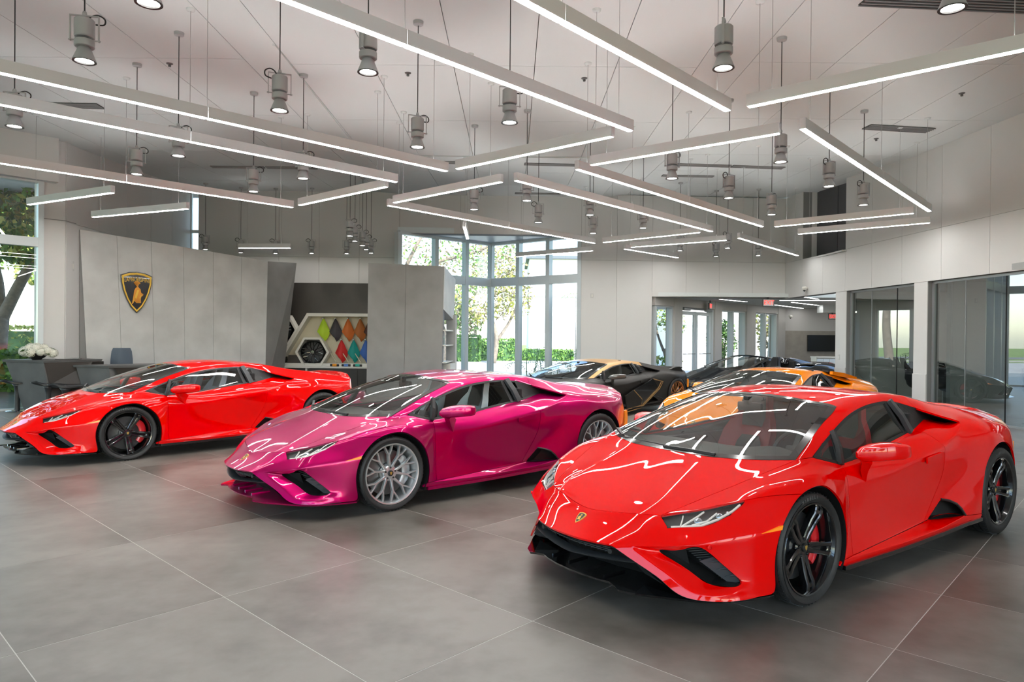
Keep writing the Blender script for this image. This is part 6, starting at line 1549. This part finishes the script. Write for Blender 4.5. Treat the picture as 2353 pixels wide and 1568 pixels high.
for i, (x, y) in enumerate(((-9, -22), (-1.5, -25), (5, -21), (13, -24))):
    tree((x, y, -.1), ['tree beyond the glass front behind the camera, far left', 'tree beyond the glass front behind the camera, left of centre', 'tree beyond the glass front behind the camera, right of centre', 'tree beyond the glass front behind the camera, far right'][i], [([(0, 0, 0), (.2, 0, 2), (0, .1, 3.6)], [.3, .22, .14])], [(0, 0, 4.6, 2.2, 2.2, 1.7), (1, .4, 5.9, 1.5, 1.5, 1.1)], 2200, .22, [FOL[1], FOL[2]], 60 + i)
# ------------------------------------------------------------------ the cars
RED = car_paint('red_paint', (.80, .0, .0), rough=.3)
MAG = car_paint('magenta_paint', (.46, .0, .10), metal=.65, rough=.3)
build_car('sports_car', (1.24676, 4.87226, 215.643), RED, 'bright red sports car with red seats, nearest to the camera at right', seats=(mk('red_leather', (.36, .006, .014), .5, bump=.1, bscale=200), LEATH))
build_car('sports_car', (-1.68588, 6.95496, 220.661), MAG, 'magenta sports car with silver mesh wheels in the middle', wheels='mesh', splitter=MAG, sill_trim=MAG, seats=(mk('white_seat_leather', (.55, .62, .66), .5), LEATH))
build_car('sports_car', (-5.48027, 9.25537, 227.023), RED, 'red sports car with grey seats in front of the reception at left', seats=(mk('grey_seat_leather', (.17, .20, .25), .5), LEATH))
# orange long-nosed coupe: same panels, longer cabin glass, lower roof
ORA = car_paint('orange_paint', (.86, .235, .002), rough=.3)
def warp_long(p):
    x = float(np.interp(p[0], [-3.6, -2.735, -1.95, -.852, -.063, .5, 1.2], [-3.75, -2.84, -2.1, -1.06, -.06, .54, 1.27]))
    return np.array([x, p[1] * (1.03 - .30 * max(0, p[2] - .8)), p[2] * .935 if p[2] > .3 else p[2] * .98])
car, ob = build_car('sports_car', (3.25, 10.15, 224.0), ORA, 'orange sports car behind the nearest red one', warp=warp_long, key='long', seats=(LEATH, ALC), steer=0)
for s in (1, -1):                                  # blade intakes on the rear shoulders
    P0 = [(-2.02, .60 * s, 1.062), (-2.02, .50 * s, 1.075), (-2.75, .60 * s, .965), (-2.62, .70 * s, .95)]
    mb = MB(); V = [np.array(p) + np.array([0, 0, .004]) for p in P0]; V += [v + np.array([0, 0, .03]) for v in V]
    mb.add(V, [(4, 5, 6, 7), (0, 1, 5, 4), (1, 2, 6, 5), (2, 3, 7, 6), (3, 0, 4, 7)]); mb.build('shoulder_intake', BLK, car)
    mb = MB(); mb.bar([(-1.98, .66 * s, 1.06), (-2.3, .70 * s, 1.02), (-2.80, .745 * s, .955)], [.05, .06, .03], [.05, .07, .03]); mb.build('shoulder_blade', ORA, car)
# matt black and gold car
MBLK = mk('matt_black_paint', (.020, .018, .016), .38, metal=.35)
MGLD = mk('matt_gold_paint', (.50, .30, .12), .35, metal=.55)
def warp_hybrid(p): return np.array([p[0] * 1.087, p[1] * 1.025, p[2] * .932 if p[2] > .3 else p[2] * .96])
car, ob = build_car('sports_car', (.869, 14.042, 224.235), MBLK, 'matt black sports car with a gold roof and copper wheels, in the back', warp=warp_hybrid, key='hybrid', wheels='copper', seats=(LEATH, ALC), panel_paint={'R': MGLD}, sill_trim=MBLK, wb=-2.78, mirror_paint=mk('carbon_grey_mirror', (.10, .095, .085), .25, metal=.4, coat=1))
s = 1
IV = [(-1.342, .511), (-2.051, .719), (-2.414, .647), (-2.286, .504), (-1.613, .134), (-1.598, .178), (-1.635, .305)]
mb = MB(); mb.prism([IV[i] for i in (0, 1, 3, 4, 6)], .975, 1.0, lambda x, z, h: (x, h, z)); mb.build('side_vent', GLOSSBLK, car)
mb = MB(); mb.prism([(-1.342, .511), (-1.635, .305), (-1.598, .178), (-1.114, .13), (-1.05, .40)], .985, 1.012, lambda x, z, h: (x, h, z)); mb.build('lower_door_fin', MBLK, car)
mb = MB()
for path in ([(-1.342, .511), (-1.635, .305), (-1.598, .178), (-1.114, .13)], [(-2.051, .719), (-2.414, .647), (-2.286, .504), (-1.613, .134), (-1.09, .075)], [(-2.34, .64), (-2.23, .51), (-1.60, .155)]):
    mb.bar([(x, 1.012, z) for x, z in path], .012, .016, up=(0, 0, 1))
mb.build('gold_pinstripe', MGLD, car)
mb = MB(); mb.prism([(-3.0, .90), (-3.10, .93), (-3.34, .95), (-3.42, .90), (-3.55, .74), (-3.46, .72), (-3.34, .80)], .76, .84, lambda x, z, h: (x, h, z)); mb.prism([(-3.0, .90), (-3.10, .93), (-3.34, .95), (-3.42, .90), (-3.55, .74), (-3.46, .72), (-3.34, .80)], -.84, -.76, lambda x, z, h: (x, h, z)); mb.box((-3.36, 0, .925), (.26, 1.64, .03), bev=.008); mb.build('rear_wing', MBLK, car)
mb = MB()
for k in range(5): mb.bar([(-1.86 - .012 * k, .72 + .012 * k, 1.0 - .032 * k), (-1.96 - .02 * k, .66 + .01 * k, 1.01 - .034 * k)], .05, .010)
mb.build('louvre_slats', SATIN, car)
# dark roadster with the top open
DRK = car_paint('black_metallic_paint', (.010, .012, .016), metal=.4, rough=.25)
OVR = "R3c -1.60 0 .90;R3a -1.60 .13 .90;R3h -1.60 .30 .91;R3m -1.60 .45 .92;rf -1.60 .553 .92;R4c -1.72 0 .945;R4a -1.72 .13 .945;R4h -1.72 .30 .955;R4m -1.72 .46 .955;re6 -1.75 .60 .955;R5c -2.1 0 .985;R5a -2.1 .13 .985;R5h -2.1 .30 .99;R5m -2.1 .47 .99;re7 -2.1 .60 .985;R6c -2.5 0 .985;R6a -2.5 .13 .985;R6h -2.5 .31 .99;R6m -2.5 .49 .99;re8 -2.45 .63 .985;e6 -1.78 .67 .945;e7 -2.08 .75 .955"
def warp_road(p): return np.array([p[0] * 1.034, p[1] * 1.04, p[2] * .975 if p[2] > .3 else p[2]])
car, ob = build_car('sports_car', (5.56, 18.1, 206.0), DRK, 'dark open roadster at the far end before the lobby', over=OVR, warp=warp_road, key='roadster', seats=(LEATH, ALC), open_top=True, extras=True)
for s in (1, -1):
    mb = MB(); prof = [(-1.62, .90, .14, .04), (-1.68, 1.0, .165, .10), (-1.80, 1.06, .17, .13), (-2.0, 1.06, .165, .12), (-2.3, 1.02, .15, .09), (-2.65, .96, .12, .04), (-2.8, .94, .05, .01)]
    V = []; n = 9
    for x, z, hw, hh in prof:
        for k in range(n):
            a = math.pi * k / (n - 1); V.append((x, .40 * s + hw * math.cos(a), .93 + (z - .93 + .04) * max(0, math.sin(a)) ** .6))
    mb.add(V, [(i * n + k, i * n + k + 1, (i + 1) * n + k + 1, (i + 1) * n + k) for i in range(len(prof) - 1) for k in range(n - 1)] + [tuple(range(n))[::-1]])
    mb.build('headrest_fairing', DRK, car, smooth=True, angle=40)
    MB().tube([(-1.60, .40 * s + .12, .9), (-1.62, .40 * s + .12, 1.06), (-1.63, .40 * s + .05, 1.10), (-1.63, .40 * s - .05, 1.10), (-1.62, .40 * s - .12, 1.06), (-1.60, .40 * s - .12, .9)], .014, 8).build('roll_hoop', CHROME, car, smooth=True)
P, _, _ = parse_cage(OVR)
for s in (1, -1):
    q = [warp_road(P[n]) * (1, s, 1) for n in ('w', 'wp', 'wq', 'wt')]; o_ = [warp_road(P[n]) * (1, s, 1) for n in ('tt', 'o1', 'o2', 'o3')]
    m_ = [(a * .65 + b * .35) for a, b in zip(q, o_)]; MB().bar(m_, .05, .05).build('windscreen_pillar', DRK, car)
q = [warp_road(P[n]) for n in ('wt', 'mt', 'ht', 'at', 'ct')]; q += [v * (1, -1, 1) for v in q[-2::-1]]
MB().bar([v - np.array([.02, 0, 0]) for v in q], .06, .04).build('windscreen_header', DRK, car)
